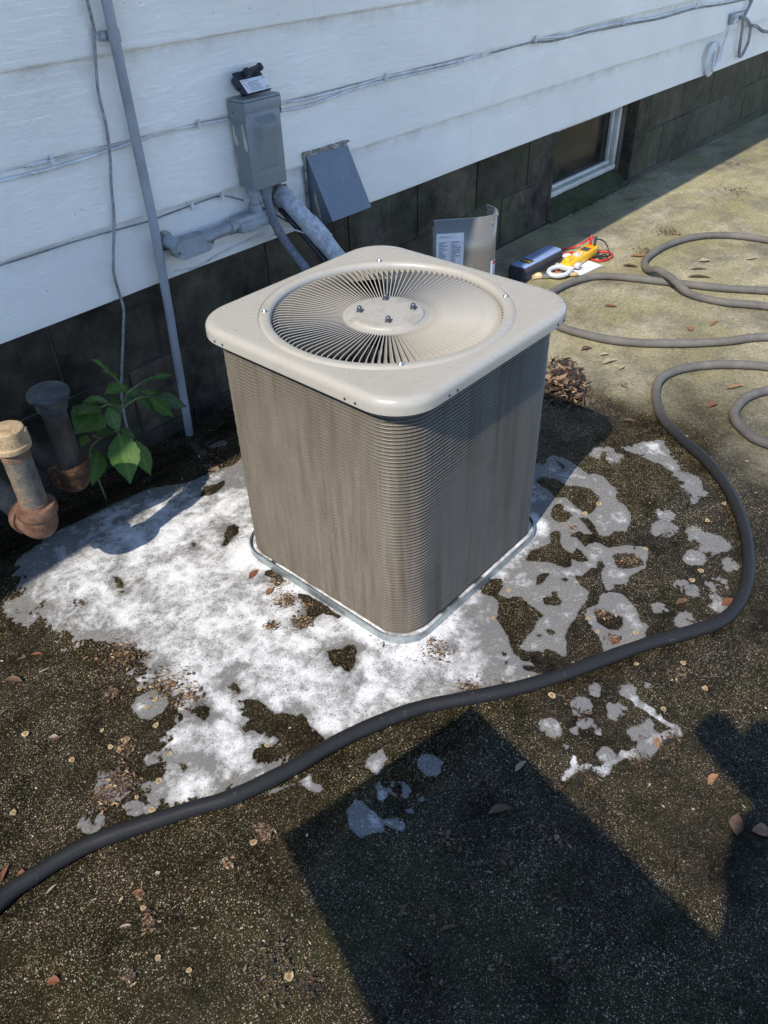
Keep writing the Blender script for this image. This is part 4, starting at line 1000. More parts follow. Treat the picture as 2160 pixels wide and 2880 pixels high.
# ------------------------------------------------------------ vent hood
vh = thing('vent_hood', 'slate grey wedge shaped metal vent hood on the bottom of the siding', 'vent hood')
hx0, hx1 = .888, 1.128
mb = MB()
a = [(hx0-.003, 1.214, .836), (hx1+.003, 1.214, .836), (hx1+.003, 1.086, .597), (hx0-.003, 1.086, .597)]
n_ = (Vector(a[1])-Vector(a[0])).cross(Vector(a[3])-Vector(a[0])).normalized()*.003
mb.add(a+[tuple(Vector(p)+n_) for p in a], [(0, 1, 2, 3), (7, 6, 5, 4), (0, 4, 5, 1), (1, 5, 6, 2), (2, 6, 7, 3), (3, 7, 4, 0)])
flip_out(mb.build('sloped_panel', M_HOOD, vh))
for x in (hx0, hx1-.003):
    pr = [(1.2245, .833), (1.2135, .833), (1.0885, .599), (1.150, .566), (1.2245, .612)]
    o = MB().prism(pr, 'x', x, x+.003).build('side_panel', M_HOOD, vh)
    if x == hx0:
        chip('paint_chip', 0, [(1.185, .705), (1.178, .69), (1.172, .655), (1.163, .635), (1.160, .60), (1.163, .592), (1.169, .605), (1.174, .625), (1.183, .645), (1.190, .68)], vh, 'x', hx0-.0004)
mb = MB().box((hx0-.006, 1.2175, .830), (hx1+.006, 1.226, .845), .002).box((hx0-.009, 1.2175, .60), (hx0-.0035, 1.226, .829), .002)
mb.build('wall_flange', M_CAULK, vh)
mb = MB()
for i in range(40):
    x = hx0-.014+(hx1-hx0+.026)*i/39
    mb.box((x-.006, 1.2135+random.uniform(-.002, .002), .8452), (x+.006, 1.2262, .850+random.uniform(0, .006)), .002)
for i in range(24):
    z = .615+.235*i/23
    mb.box((hx0-.016+random.uniform(-.002, .002), 1.216, z-.008), (hx0-.0092, 1.2262, z+.008), .002)
mb.build('caulk_bead', M_CAULK, vh)

# ------------------------------------------------------------ tall standing conduit
tc = thing('standing_conduit', 'tall grey plastic conduit standing against the siding and foundation', 'conduit')
MB().tube([(.050, 1.196, -.14), (.078, 1.196, .45), (.090, 1.196, .80), (.088, 1.196, 1.30), (.088, 1.196, 2.45)], .0168, 20).build('pipe', M_PVC, tc)
mb = MB(); cyl(mb, (.088, 1.196, 1.348), (.088, 1.196, 1.382), .0200, 20)
mb.box((.050, 1.209, 1.35), (.076, 1.223, 1.380), .004)
mb.lathe([(.010, 0), (.010, .006), (.006, .009), (0, .009)], 10, Matrix.Translation((.056, 1.209, 1.365)) @ Matrix.Rotation(R(90), 4, 'X'))
mb.build('pipe_strap', M_PVC, tc)

# ------------------------------------------------------------ cables on the siding
def cable(name, label, pts, r, mat, clips=(), step=.02):
    t = thing(name, label, 'cable')
    MB().tube(smooth_path(pts, step), r, 8).build('cord', mat, t)
    for x, y, z in clips:
        mb = MB().box((x-.005, y-.010, z-.008), (x+.005, y+.006, z+.012), .002)
        mb.box((x-.003, y-.008, z+.0121), (x+.004, y+.006, z+.024), .002)
        mb.build('cable_clip', M_CABLEW, t)
    return t
def yw(z):      # face of the lap siding at this height
    k = [b for b in ZS if b <= z+.001][-1] if z > .553 else .554
    return YW+.018*(z-k)/.2853
def on(pts, r):
    return [(x, yw(z)-r-.001, z) for x, z in pts]
cable('hanging_cable', 'thin grey cable hanging loosely down the wall beside the tall conduit', [(.02, 1.213, 2.4), (.033, 1.213, 1.463), (.034, 1.216, 1.391), (.015, 1.210, 1.312), (.001, 1.216, 1.216), (.003, 1.218, 1.114), (-.015, 1.208, 1.024), (-.03, 1.215, .939), (-.048, 1.219, .827), (-.088, 1.212, .711), (-.100, 1.217, .65), (-.100, 1.215, .58), (-.101, 1.208, .52), (-.118, 1.213, .45), (-.14, 1.222, .36), (-.172, 1.222, .26), (-.194, 1.220, .184), (-.21, 1.21, .05), (-.2, 1.2, -.12)], .0052, M_CABLEG)
cable('siding_cable', 'white painted cable tacked under the lap left of the grey box', [(-2.5, 1.215, 1.033)]+on([(-.42, 1.031), (-.284, 1.029), (-.135, 1.032), (-.015, 1.039), (.072, 1.043), (.116, 1.049), (.259, 1.055), (.37, 1.050), (.517, 1.044)], .006), .006, M_CABLEW, [(.372, 1.219, 1.048)])
cable('siding_cable', 'upper white painted cable ending under the lap at the left edge', [(-2.5, 1.216, 1.06)]+on([(-.39, 1.0575), (-.299, 1.052), (-.212, 1.052), (-.14, 1.058), (-.09, 1.056), (-.013, 1.053), (.06, 1.052)], .005), .005, M_CABLEW, [(-.214, 1.219, 1.049)])
cable('siding_cable', 'white painted cable running right from the grey box under the lap', on([(.695, 1.052), (.80, 1.053), (.944, 1.047), (1.12, 1.048), (1.30, 1.052), (1.40, 1.055), (1.704, 1.050), (1.969, 1.048), (2.1, 1.053), (2.297, 1.056), (2.594, 1.058), (2.75, 1.05), (2.924, 1.038), (3.253, 1.040), (3.528, 1.034), (3.988, 1.016), (4.561, 1.020), (5.152, .997), (6.5, .99)], .007), .007, M_CABLEW, [(1.397, 1.218, 1.05), (2.584, 1.218, 1.055), (3.542, 1.217, 1.032), (4.561, 1.216, 1.018)])
cable('siding_cable', 'second white cable sagging below the first right of the grey box', on([(.695, 1.030), (.80, 1.026), (.902, 1.021), (1.049, 1.026), (1.176, 1.037), (1.382, 1.040), (1.6, 1.038), (1.85, 1.034), (2.05, 1.042), (2.2, 1.043)], .006), .006, M_CABLEW)
cable('siding_cable', 'grey cable laid on top of the white cable towards the far end', on([(1.75, 1.043), (2.0, 1.040), (2.25, 1.046), (2.55, 1.047), (2.8, 1.028), (3.1, 1.028), (3.4, 1.020), (3.7, 1.012), (4.1, 1.000), (4.6, 1.004), (5.2, .982), (6.5, .97)], .005), .005, M_CABLEG)
cable('siding_wire', 'thin dark wire stapled under the lowest lap beside the tall conduit', on([(-1.5, .79), (-.374, .790), (-.195, .790), (-.05, .785), (.095, .779), (.146, .781), (.286, .786), (.36, .788), (.43, .787), (.49, .768), (.54, .744)], .003), .003, M_CABLEG, [(.43, 1.222, .783), (.285, 1.222, .782)])

# ------------------------------------------------------------ coiled cables at the far end
def spiral(cx, cz, rx, rz, turns, y, start, r, wob=.0, n=28):
    out = []
    for i in range(int(n*turns)+1):
        t = i/n
        a = start+t*2*math.pi
        s = 1-.10*t
        out.append((cx+rx*s*math.cos(a)+.01*math.sin(a*2), y-.006*t-.004*(1+math.sin(a)), cz+rz*s*math.sin(a)))
    return out
cc = thing('cable_coil', 'coil of white cable hanging flat on the lowest board at the far end', 'cable')
pth = [(5.225, 1.206, .868), (5.19, 1.205, .82), (5.15, 1.203, .74), (5.105, 1.20, .647)]+spiral(4.98, .655, .105, .115, 2.6, 1.208, -.4, .008)
MB().tube(smooth_path(pth, .015), .0085, 8).build('cord', M_CABLEW, cc)
MB().tube(smooth_path([(4.93, 1.19, .70), (4.96, 1.187, .712), (4.99, 1.186, .66), (4.985, 1.186, .60), (5.02, 1.187, .575)], .015), .008, 8).build('inner_loop', M_CABLEW, cc)
MB().box((5.065, 1.178, .632), (5.105, 1.212, .655), .004).build('tie_band', M_CABLEW, cc)
c2 = thing('cable_loop', 'grey cable drooping in a long loop right of the white coil', 'cable')
MB().tube(smooth_path([(5.62, 1.208, 1.6), (5.58, 1.206, 1.15), (5.519, 1.204, .971), (5.436, 1.203, .873), (5.445, 1.200, .80), (5.456, 1.198, .727), (5.482, 1.198, .635), (5.52, 1.198, .603), (5.565, 1.198, .615), (5.633, 1.200, .69), (5.622, 1.203, .775), (5.60, 1.204, .805), (5.488, 1.206, .857), (5.36, 1.208, .878)], .02), .012, 8).build('cord', M_CABLEG, c2)
MB().tube(smooth_path([(5.60, 1.196, .80), (5.713, 1.19, .783), (5.80, 1.17, .745), (5.923, 1.13, .726), (6.069, 1.05, .702), (6.4, .9, .66), (6.9, .8, .5), (7.4, .7, .01)], .02), .012, 8).build('drop_lead', M_CABLEG, c2)
jb = thing('junction_clip', 'small grey wall bracket holding the coiled cables', 'bracket')
MB().box((5.195, 1.198, .845), (5.325, 1.222, .915), .006).build('bracket_body', M_PVC, jb)
MB().tube([(5.25, 1.197, .868), (5.25, 1.188, .866)], .020, 12).build('bracket_knob', M_CABLEW, jb)
MB().tube(smooth_path([(5.29, 1.20, .918), (5.36, 1.196, .915), (5.44, 1.20, .92), (5.49, 1.206, .95), (5.47, 1.21, 1.0)], .015), .004, 6).build('tie_wire', M_CABLEG, jb)

# ------------------------------------------------------------ fill and vent pipes
def elbow_pipe(name, label, x, y, ze, ztop, r, mats, captype):
    t = thing(name, label, 'pipe')
    pipe_m, elb_m, cap_m = mats
    k = r/.038
    MB().tube([(x, y, ze+.04*k), (x, y, ze+.075*k), (x, y, ztop-.03)], r, 28).build('riser_pipe', pipe_m, t)
    for za, sg in ((ze+.055*k, 1), (ztop-.072, -1)):
      th = MB()
      for i in range(5):
        th.lathe([(r*.99, -.0024), (r*1.035, 0), (r*.99, .0026)], 28, Matrix.Translation((x, y, za+sg*i*.0048)))
      th.build('pipe_thread', elb_m if captype == 'cap' else pipe_m, t)
    R0 = .042*k
    pts = [(x, y, ze+.05*k), (x, y, ze+.02*k)]+[(x, y+R0-R0*math.cos(R(a_)), ze+.02*k-R0*math.sin(R(a_))) for a_ in (15, 30, 45, 60, 75, 90)]+[(x, y+.062*k, ze-.022*k), (x, y+.085*k, ze-.022*k)]
    unused_ = [(x, y, ze+.055*k), (x, y, ze+.035*k), (x, y, ze+.015*k), (x, y+.006*k, ze-.004*k), (x, y+.018*k, ze-.016*k), (x, y+.036*k, ze-.022*k), (x, y+.055*k, ze-.022*k), (x, y+.075*k, ze-.022*k)]
    MB().tube(smooth_path(pts, .006), [r*1.28]*len(smooth_path(pts, .006)), 28).build('elbow', elb_m, t)
    mb = MB().lathe([(r*1.22, -.017*k), (r*1.47, -.017*k), (r*1.52, -.012*k), (r*1.52, .009*k), (r*1.46, .014*k), (r*1.05, .0145*k)], 28, Matrix.Translation((x, y, ze+.050*k)))
    mb.lathe([(r*1.22, -.017*k), (r*1.46, -.017*k), (r*1.50, -.012*k), (r*1.50, .009*k), (r*1.44, .014*k), (r*1.05, .0145*k)], 28, Matrix.Translation((x, y+.088*k, ze-.022*k)) @ Matrix.Rotation(R(-90), 4, 'X'))
    mb.build('elbow_collar', elb_m, t)
    MB().tube([(x, y+.09*k, ze-.022*k), (x, 1.30, ze-.022*k)], r, 24).build('wall_nipple', pipe_m, t)
    if captype == 'cap':
        c = MB().lathe([(r*1.02, ztop-.062), (r*1.30, ztop-.062), (r*1.33, ztop-.058), (r*1.33, ztop-.047), (r*1.24, ztop-.044), (r*1.22, ztop-.012), (r*1.17, ztop-.003), (r*1.05, ztop), (0, ztop+.001)], 32, Matrix.Translation((x, y, 0)))
        co = c.build('pipe_cap', cap_m, t)
        lug = MB()
        for a in (-35, 145):
            M = Matrix.Translation((x, y, 0)) @ Matrix.Rotation(R(a), 4, 'Z')
            lug.box((r*1.15, -.011, ztop-.044), (r*1.32, .011, ztop-.008), .003, M)
        lug.build('cap_lug', cap_m, co)
        text_mesh('FILL', .017, Matrix.Translation((x-.02, y-.014, ztop+.0012)) @ Matrix.Rotation(R(-24), 4, 'Z'), M_RUST, co, 'raised_letters')
    else:
        c = MB().lathe([(r*1.05, ztop-.070), (r*1.28, ztop-.068), (r*1.32, ztop-.05), (r*1.45, ztop-.034), (r*1.72, ztop-.028), (r*1.78, ztop-.022), (r*1.74, ztop-.015), (r*1.5, ztop-.006), (r*1.0, ztop-.001), (0, ztop)], 36, Matrix.Translation((x, y, 0)))
        c.build('mushroom_cap', cap_m, t)
    return t
elbow_pipe('oil_fill_pipe', 'rusty upright oil fill pipe with tan screw cap at the left edge', -.845, .62, .285, .607, .038, (M_PIPE1, M_RUST, M_CAP), 'cap')
elbow_pipe('oil_vent_pipe', 'dark vent pipe with grey mushroom cap beside the green sapling', -.648, .765, .268, .590, .0355, (M_PIPE2, M_RUSTD, M_VCAP), 'vent')
# ------------------------------------------------------------ removed access panel behind the unit
ap = thing('access_panel', 'removed taupe sheet metal corner panel with white data label standing behind the unit', 'metal panel')
pl_ = smooth_path([(1.378, .929, 0), (1.43, .880, 0), (1.50, .815, 0), (1.56, .771, 0), (1.615, .753, 0), (1.662, .770, 0), (1.696, .815, 0), (1.712, .87, 0)], .012)
vs_, fs = [], []
H_ = .502
for p in pl_:
    for z in (.002, H_*.33, H_*.66, H_):
        vs_.append((p.x, p.y, z))
for i in range(len(pl_)-1):
    for j in range(3):
        a = i*4+j
        fs.append((a, a+4, a+5, a+1))
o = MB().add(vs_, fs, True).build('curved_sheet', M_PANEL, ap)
so = o.modifiers.new('thickness', 'SOLIDIFY'); so.thickness = .0016; so.offset = -1
mb = MB().tube([(p.x+.001, p.y+.001, H_+.0005) for p in pl_], .0017, 6)
mb.build('folded_edge', M_GALV, ap)
MB().box((1.374, .926, .002), (1.380, .940, H_-.03), .001).build('return_flange', M_PANEL, ap)
mb = MB()
for x, y, z in ((1.60, .7562, H_-.035), (1.672, .778, H_-.018)):
    mb.lathe([(.006, 0), (.006, .002), (.003, .003), (0, .003)], 8, Matrix.Translation((x, y-.0012, z)) @ Matrix.Rotation(R(90), 4, 'X'))
mb.build('panel_screw', M_ZINC, ap)
ud = Vector((.731, -.682, 0)); nd = Vector((-.682, -.731, 0))
LM = Matrix((ud, Vector((0, 0, 1)), nd)).transposed().to_4x4()
LM.translation = Vector((1.3885, .919, .205)) + nd*.0025
dl = MB().box((0, 0, 0), (.130, .235, .0006), 0, LM).build('data_label', M_LABEL, ap)
text_mesh('LENNOX', .017, LM @ Matrix.Translation((.010, .212, .0009)), M_INK, dl)
ln = MB()
for i in range(17):
    y = .196-.0082*i
    ln.box((.006, y, .0007), (.126, y+.0007, .0009), 0, LM)
    for (xa, xb) in ((.012, .030+.03*random.random()), (.07, .085+.035*random.random())):
        ln.box((xa, y-.0055, .0007), (xb, y-.0018, .0009), 0, LM)
ln.box((.064, .06, .0007), (.0648, .18, .0009), 0, LM)
for i in range(24):
    if random.random() < .75:
        ln.box((.034+i*.0028, .034, .0007), (.034+i*.0028+.0008+.0014*random.random(), .052, .0009), 0, LM)
ln.box((.012, .006, .0007), (.066, .024, .0009), 0, LM)
ln.build('print_lines', M_INK, dl)
# warning sticker wraps round the bend
seg = [p for p in pl_ if p.x > 1.60 and p.y < .83]
vs_, fs = [], []
for i, p in enumerate(seg):
    a = seg[max(i-1, 0)]; b = seg[min(i+1, len(seg)-1)]
    tdir = (b-a).normalized(); nn = Vector((tdir.y, -tdir.x, 0))*.0025
    for z in (.20, .285, .287):
        vs_.append((p.x+nn.x, p.y+nn.y, z))
    vs_.append((p.x+nn.x*1.1, p.y+nn.y*1.1, .268)); vs_.append((p.x+nn.x*1.1, p.y+nn.y*1.1, .255))
for i in range(len(seg)-1):
    fs.append((i*5, i*5+5, i*5+6, i*5+1))
ws = MB().add(vs_, fs, True).build('warning_sticker', M_LABEL, ap)
for (za, zb, mt, nm) in ((.262, .281, M_INKR, 'warning_band'), (.205, .257, M_INK, 'warning_text')):
    mb = MB(); v2, f2 = [], []
    for i, p in enumerate(seg[1:-1]):
        a = seg[i]; b = seg[i+2]
        tdir = (b-a).normalized(); nn = Vector((tdir.y, -tdir.x, 0))*.0031
        for z in (za, zb):
            v2.append((p.x+nn.x, p.y+nn.y, z))
    for i in range(len(seg)-3):
        f2.append((2*i, 2*i+2, 2*i+3, 2*i+1))
    if nm == 'warning_text':
        v3, f3 = [], []
        for r_ in range(5):
            o_ = len(v3)
            for k, p in enumerate(v2):
                zz = .207+.0105*r_
                v3.append((p[0], p[1], zz if k % 2 == 0 else zz+.0045))
            f3 += [tuple(q+o_ for q in f) for f in f2]
        v2, f2 = v3, f3
    mb.add(v2, f2, True).build(nm, mt, ws)

# ------------------------------------------------------------ tools on the paving
cs = thing('tool_pouch', 'blue and black zipped fabric meter case lying beyond the unit', 'tool case')
CM = Matrix.Translation((2.262, .893, 0)) @ Matrix.Rotation(R(-1.5), 4, 'Z')
def rprism(hx, hy, r, zs_, mb=None, M=None, seg=5):
    pts = []
    for (sx, sy, a0) in ((1, 1, 0), (-1, 1, 90), (-1, -1, 180), (1, -1, 270)):
        for i in range(seg+1):
            a = R(a0+90*i/seg)
            pts.append((sx*(hx-r)+r*math.cos(a), sy*(hy-r)+r*math.sin(a)))
    rings = []
    for z, s in zs_:
        rings.append([(x-(math.copysign(s, x)), y-math.copysign(s, y), z) for x, y in pts])
    n = len(pts)
    mb = mb or MB()
    vs_ = [p for r_ in rings for p in r_]
    fs = [(i*n+j, i*n+(j+1) % n, (i+1)*n+(j+1) % n, (i+1)*n+j) for i in range(len(rings)-1) for j in range(n)]
    fs += [list(range(n))[::-1], [(len(rings)-1)*n+j for j in range(n)]]
    return mb.add(vs_, fs, True, M)
rprism(.195, .058, .022, [(.001, .006), (.006, 0), (.060, .001), (.072, .004), (.075, .008)], None, CM).build('case_body', M_NYLON, cs)
rprism(.186, .050, .020, [(.0752, .001), (.079, .002), (.0815, .007)], None, CM).build('blue_top', M_BLUE, cs)
MB().tube([CM @ Vector(p) for p in smooth_path([(-.19, -.0592, .052), (0, -.0596, .054), (.185, -.0592, .052)], .03)], .0022, 6).build('zip', M_BADGE, cs)
MB().box((-.125, -.034, .0816), (-.075, .034, .0826), 0, CM).build('brand_patch', M_BADGE, cs)
MB().box((-.108, -.028, .0827), (-.094, .022, .0830), 0, CM).build('patch_print', M_YEL, cs)
me_ = thing('clamp_meter', 'yellow clamp meter with grey jaw and red and black leads on the paper', 'clamp meter')
ang_ = math.atan2(.748-.752, 2.64-2.20)
MMt = Matrix.Translation((2.455, .752, .034)) @ Matrix.Rotation(R(1), 4, 'Z') @ Matrix.Rotation(R(-2), 4, 'Y')
mb = MB()
bodyp = [(-.125, -.026), (-.09, -.036), (.06, -.036), (.17, -.038), (.195, -.030), (.197, .030), (.17, .038), (.06, .036), (-.09, .036), (-.125, .026)]
mb.prism(bodyp, 'z', -.020, .026, .007)
mb = MB().add(mb.v, mb.f, True, MMt)
mb.build('meter_body', M_YEL, me_)
MB().box((-.085, -.062, -.012), (-.045, -.030, .012), .006, MMt).build('jaw_trigger', M_LGREY, me_)
MB().lathe([(.020, 0), (.020, .018), (.014, .026), (0, .028)], 16, MMt @ Matrix.Translation((-.105, 0, .022))).build('yellow_knob', M_YEL, me_)
jw = MB()
jp = []
for i in range(25):
    a = R(-150+300*i/24)
    jp.append(MMt @ Vector((-.185-.062*math.cos(a)*1.05, .052*math.sin(a), -.002)))
jw.tube(jp, .0135, 10)
jw.box((-.14, -.055, -.014), (-.115, .055, .012), .005, MMt)
jw.build('clamp_jaw', M_LGREY, me_)
MB().box((.075, -.024, .0262), (.128, .024, .0275), .0006, MMt).build('display', M_LCD, me_)
MB().lathe([(.022, 0), (.021, .004), (0, .0045)], 20, MMt @ Matrix.Translation((.005, 0, .0262))).box((-.021, -.006, .030), (.021, .006, .037), .002, MMt @ Matrix.Translation((.005, 0, 0)) @ Matrix.Rotation(R(25), 4, 'Z')).build('dial', M_LGREY, me_)
mb = MB()
for x, y in ((.045, .014), (.045, -.006), (.055, -.022), (.058, .0)):
    mb.box((x-.005, y-.004, .0262), (x+.005, y+.004, .0285), .001, MMt)
mb.build('button', M_LGREY, me_)
mb = MB()
for i in range(9):
    a = R(90+180*i/8)
    mb.box((.005+.028*math.cos(a)-.0012, .028*math.sin(a)-.003, .0261), (.005+.028*math.cos(a)+.0012, .028*math.sin(a)+.003, .0265), 0, MMt)
for i in range(2):
    mb.box((-.062-.010*i, -.018, .0261), (-.058-.010*i, .018-.01*i, .0265), 0, MMt)
mb.build('dial_marks', M_INK, me_)
for nm, yy, mt in (('red_plug', .012, M_RED), ('black_plug', -.014, M_BLACK)):
    mb = MB().tube([MMt @ Vector((.178, yy, .024)), MMt @ Vector((.180, yy, .05)), MMt @ Vector((.192, yy+.004, .072))], [.0085, .0085, .0095], 10)
    mb.build(nm, mt, me_)
MB().tube(smooth_path([(2.645, .765, .10), (2.70, .80, .08), (2.70, .86, .03), (2.66, .90, .008), (2.60, .935, .008), (2.54, .93, .008)], .02), .0048, 8).build('red_lead', M_RED, me_)
MB().tube(smooth_path([(2.54, .90, .008), (2.62, .84, .008), (2.70, .75, .008), (2.725, .69, .010), (2.695, .650, .008), (2.62, .645, .008), (2.575, .675, .008), (2.57, .73, .008)], .02), .0055, 8).build('red_lead', M_RED, me_)
MB().tube(smooth_path([(2.645, .735, .10), (2.71, .72, .07), (2.70, .67, .010), (2.66, .685, .007), (2.62, .70, .012), (2.60, .665, .014), (2.64, .655, .007), (2.68, .69, .012), (2.60, .72, .007)], .02), .0042, 8).build('black_lead', M_CABLEB, me_)
mb = MB().tube([(2.262, .760, .028), (2.247, .745, .012), (2.238, .735, .003)], [.007, .006, .002], 8); mb.build('red_probe_tip', M_RED, me_)
mb = MB().tube([(2.280, .735, .028), (2.266, .722, .012), (2.257, .712, .003)], [.007, .006, .002], 8); mb.build('black_probe_tip', M_BLACK, me_)
# folded paper
pa = thing('paper_sheet', 'folded white instruction sheet lying under the yellow meter', 'paper')
def sheet(c4, z0, amp, seed):
    vs_, fs = [], []
    n = 12
    a, b, c, d = [Vector((*p, 0)) for p in c4]
    for i in range(n+1):
        for j in range(n+1):
            u, w = i/n, j/n
            p = (a*(1-u)+b*u)*(1-w)+(d*(1-u)+c*u)*w
            z = z0+amp*(1+math.sin(u*5+seed)*math.cos(w*4+seed*2))+.004*u*u
            vs_.append((p.x, p.y, z))
    for i in range(n):
        for j in range(n):
            q = i*(n+1)+j
            fs.append((q, q+n+1, q+n+2, q+1))
    return MB().add(vs_, fs, True)
sheet([(2.335, .655), (2.525, .632), (2.575, .885), (2.375, .90)], .004, .0015, 1).build('top_leaf', M_PAPER, pa)
sheet([(2.345, .652), (2.532, .626), (2.582, .87), (2.385, .89)], .0015, .0008, 2).build('bottom_leaf', M_PAPER, pa)
mb = MB()
for i in range(7):
    mb.box((-.05, -.04+.012*i, 0), (.05-.02*(i % 3), -.037+.012*i, .0003), 0, Matrix.Translation((2.445, .70, .0105)) @ Matrix.Rotation(R(-8), 4, 'Z') @ Matrix.Rotation(R(-1), 4, 'Y'))
mb.build('print_lines', M_LGREY, pa)
# brush
br = thing('paint_brush', 'flat paint brush with pale wooden handle lying before the blue case', 'brush')
d_ = Vector((2.322-2.150, .660-.850, 0)); L_ = d_.length
BM = Matrix.Translation((2.150, .850, .016)) @ Matrix.Rotation(math.atan2(d_.y, d_.x), 4, 'Z')
mb = MB()
for i in range(70):
    y = -.026+.052*random.random(); z = random.uniform(-.007, .007)
    y2 = y*1.12+random.uniform(-.004, .004)
    mb.tube([BM @ Vector((.058, y*.9, z)), BM @ Vector((.03, y, z)), BM @ Vector((random.uniform(-.006, .006), y2, z*1.2-.003))], [.0022, .0022, .0008], 4)
mb.build('bristles', M_BRIST, br)
MB().box((.055, -.027, -.010), (.098, .027, .010), .003, BM).build('ferrule', M_ZINC, br)
hp = [(.096, -.024), (.112, -.023), (.13, -.012), (.15, -.009), (.20, -.012), (.24, -.014), (.256, -.008), (.258, .008), (.24, .014), (.20, .012), (.15, .009), (.13, .012), (.112, .023), (.096, .024)]
hh = MB().prism(hp, 'z', -.007, .007, .0025)
MB().add(hh.v, hh.f, True, BM).build('handle', M_WOOD, br)

# ------------------------------------------------------------ hose
hp = smooth_path([(x, y, .0196) for x, y in HOSE], .018)
arr = np.array([[p.x, p.y] for p in hp])
for i in range(len(hp)):
    if i > 45:
        dd = np.sqrt(((arr[:i-40]-arr[i])**2).sum(1)).min()
        hp[i].z += .041*float(sstep(.15, .035, np.array(dd)))
hs = MB()
NH = 16
rad = [.0192+.0006*math.sin(i*.37)+.0004*math.sin(i*1.3) for i in range(len(hp))]
hs.tube(hp, rad, NH)
ho = hs.build('garden_hose', M_HOSE)
dust = []
for i, p in enumerate(hp):
    dv = float(sstep(1.10, 1.45, np.array(p.x)))
    dust += [dv]*NH
add_attr(ho.data, 'dust', dust)
tag(ho, 'long dark rubber hose curving through the foam and looping over the dry paving', 'hose')

# ------------------------------------------------------------ sapling
sp = thing('sapling', 'small green leafy sapling growing at the foundation beside the vent pipe', 'plant')
camp = Vector((-1.489, -1.33, 1.709))
mb = MB()
STEMS[0] = [[-.47, 1.0, -.06], [-.50, .95, .10]]+STEMS[0]
for s in STEMS:
    q = smooth_path(s, .02)
    mb.tube(q, [.0042-.0024*i/len(q) for i in range(len(q))], 7)
mb.build('stem', M_STEM, sp)
def leaf_mesh(base, tip, wr, fold=.16, droop=.12, seed=0):
    rs_ = random.Random(seed)
    b = Vector(base); t = Vector(tip)
    ax = (t-b); L = ax.length; ax.normalize()
    hint = (camp-b).normalized()*.75+Vector((-.1, -.1, .75))+Vector((rs_.uniform(-.25, .25), rs_.uniform(-.25, .25), 0))
    nrm = (hint-ax*hint.dot(ax)).normalized()
    wd = ax.cross(nrm)
    prof = [0, .34, .62, .82, .95, 1.0, .97, .88, .74, .56, .36, .16, 0]
    n = len(prof)-1
    cols = [-1, -.62, -.28, 0, .28, .62, 1]
    vs_, fs, vein = [], [], []
    W_ = L*wr*.5
    for i in range(n+1):
        u = i/n
        for c in cols:
            ser = (1+(.06 if i % 2 else -.03)) if abs(c) == 1 else 1
            x = c*prof[i]*W_*ser
            z = fold*abs(x)+.02*W_*math.sin(u*22+abs(c)*3)*abs(c)-droop*L*(u-.35)**2+droop*L*.1
            vs_.append(b+ax*(u*L)+wd*x+nrm*z)
            lat = 1 if (i % 3 == 0 and abs(c) in (.28, .62)) else 0
            vein.append(1.0 if c == 0 else .35*lat)
    m_ = len(cols)
    for i in range(n):
        for j in range(m_-1):
            a = i*m_+j
            fs.append((a, a+m_, a+m_+1, a+1))
    return vs_, fs, vein
for i, (b, t, w) in enumerate(PLANT):
    vs_, fs, vein = leaf_mesh(b, t, w, seed=i)
    o = MB().add(vs_, fs, True).build('leaf', M_LEAF, sp, auto=False)
    add_attr(o.data, 'vein', vein)

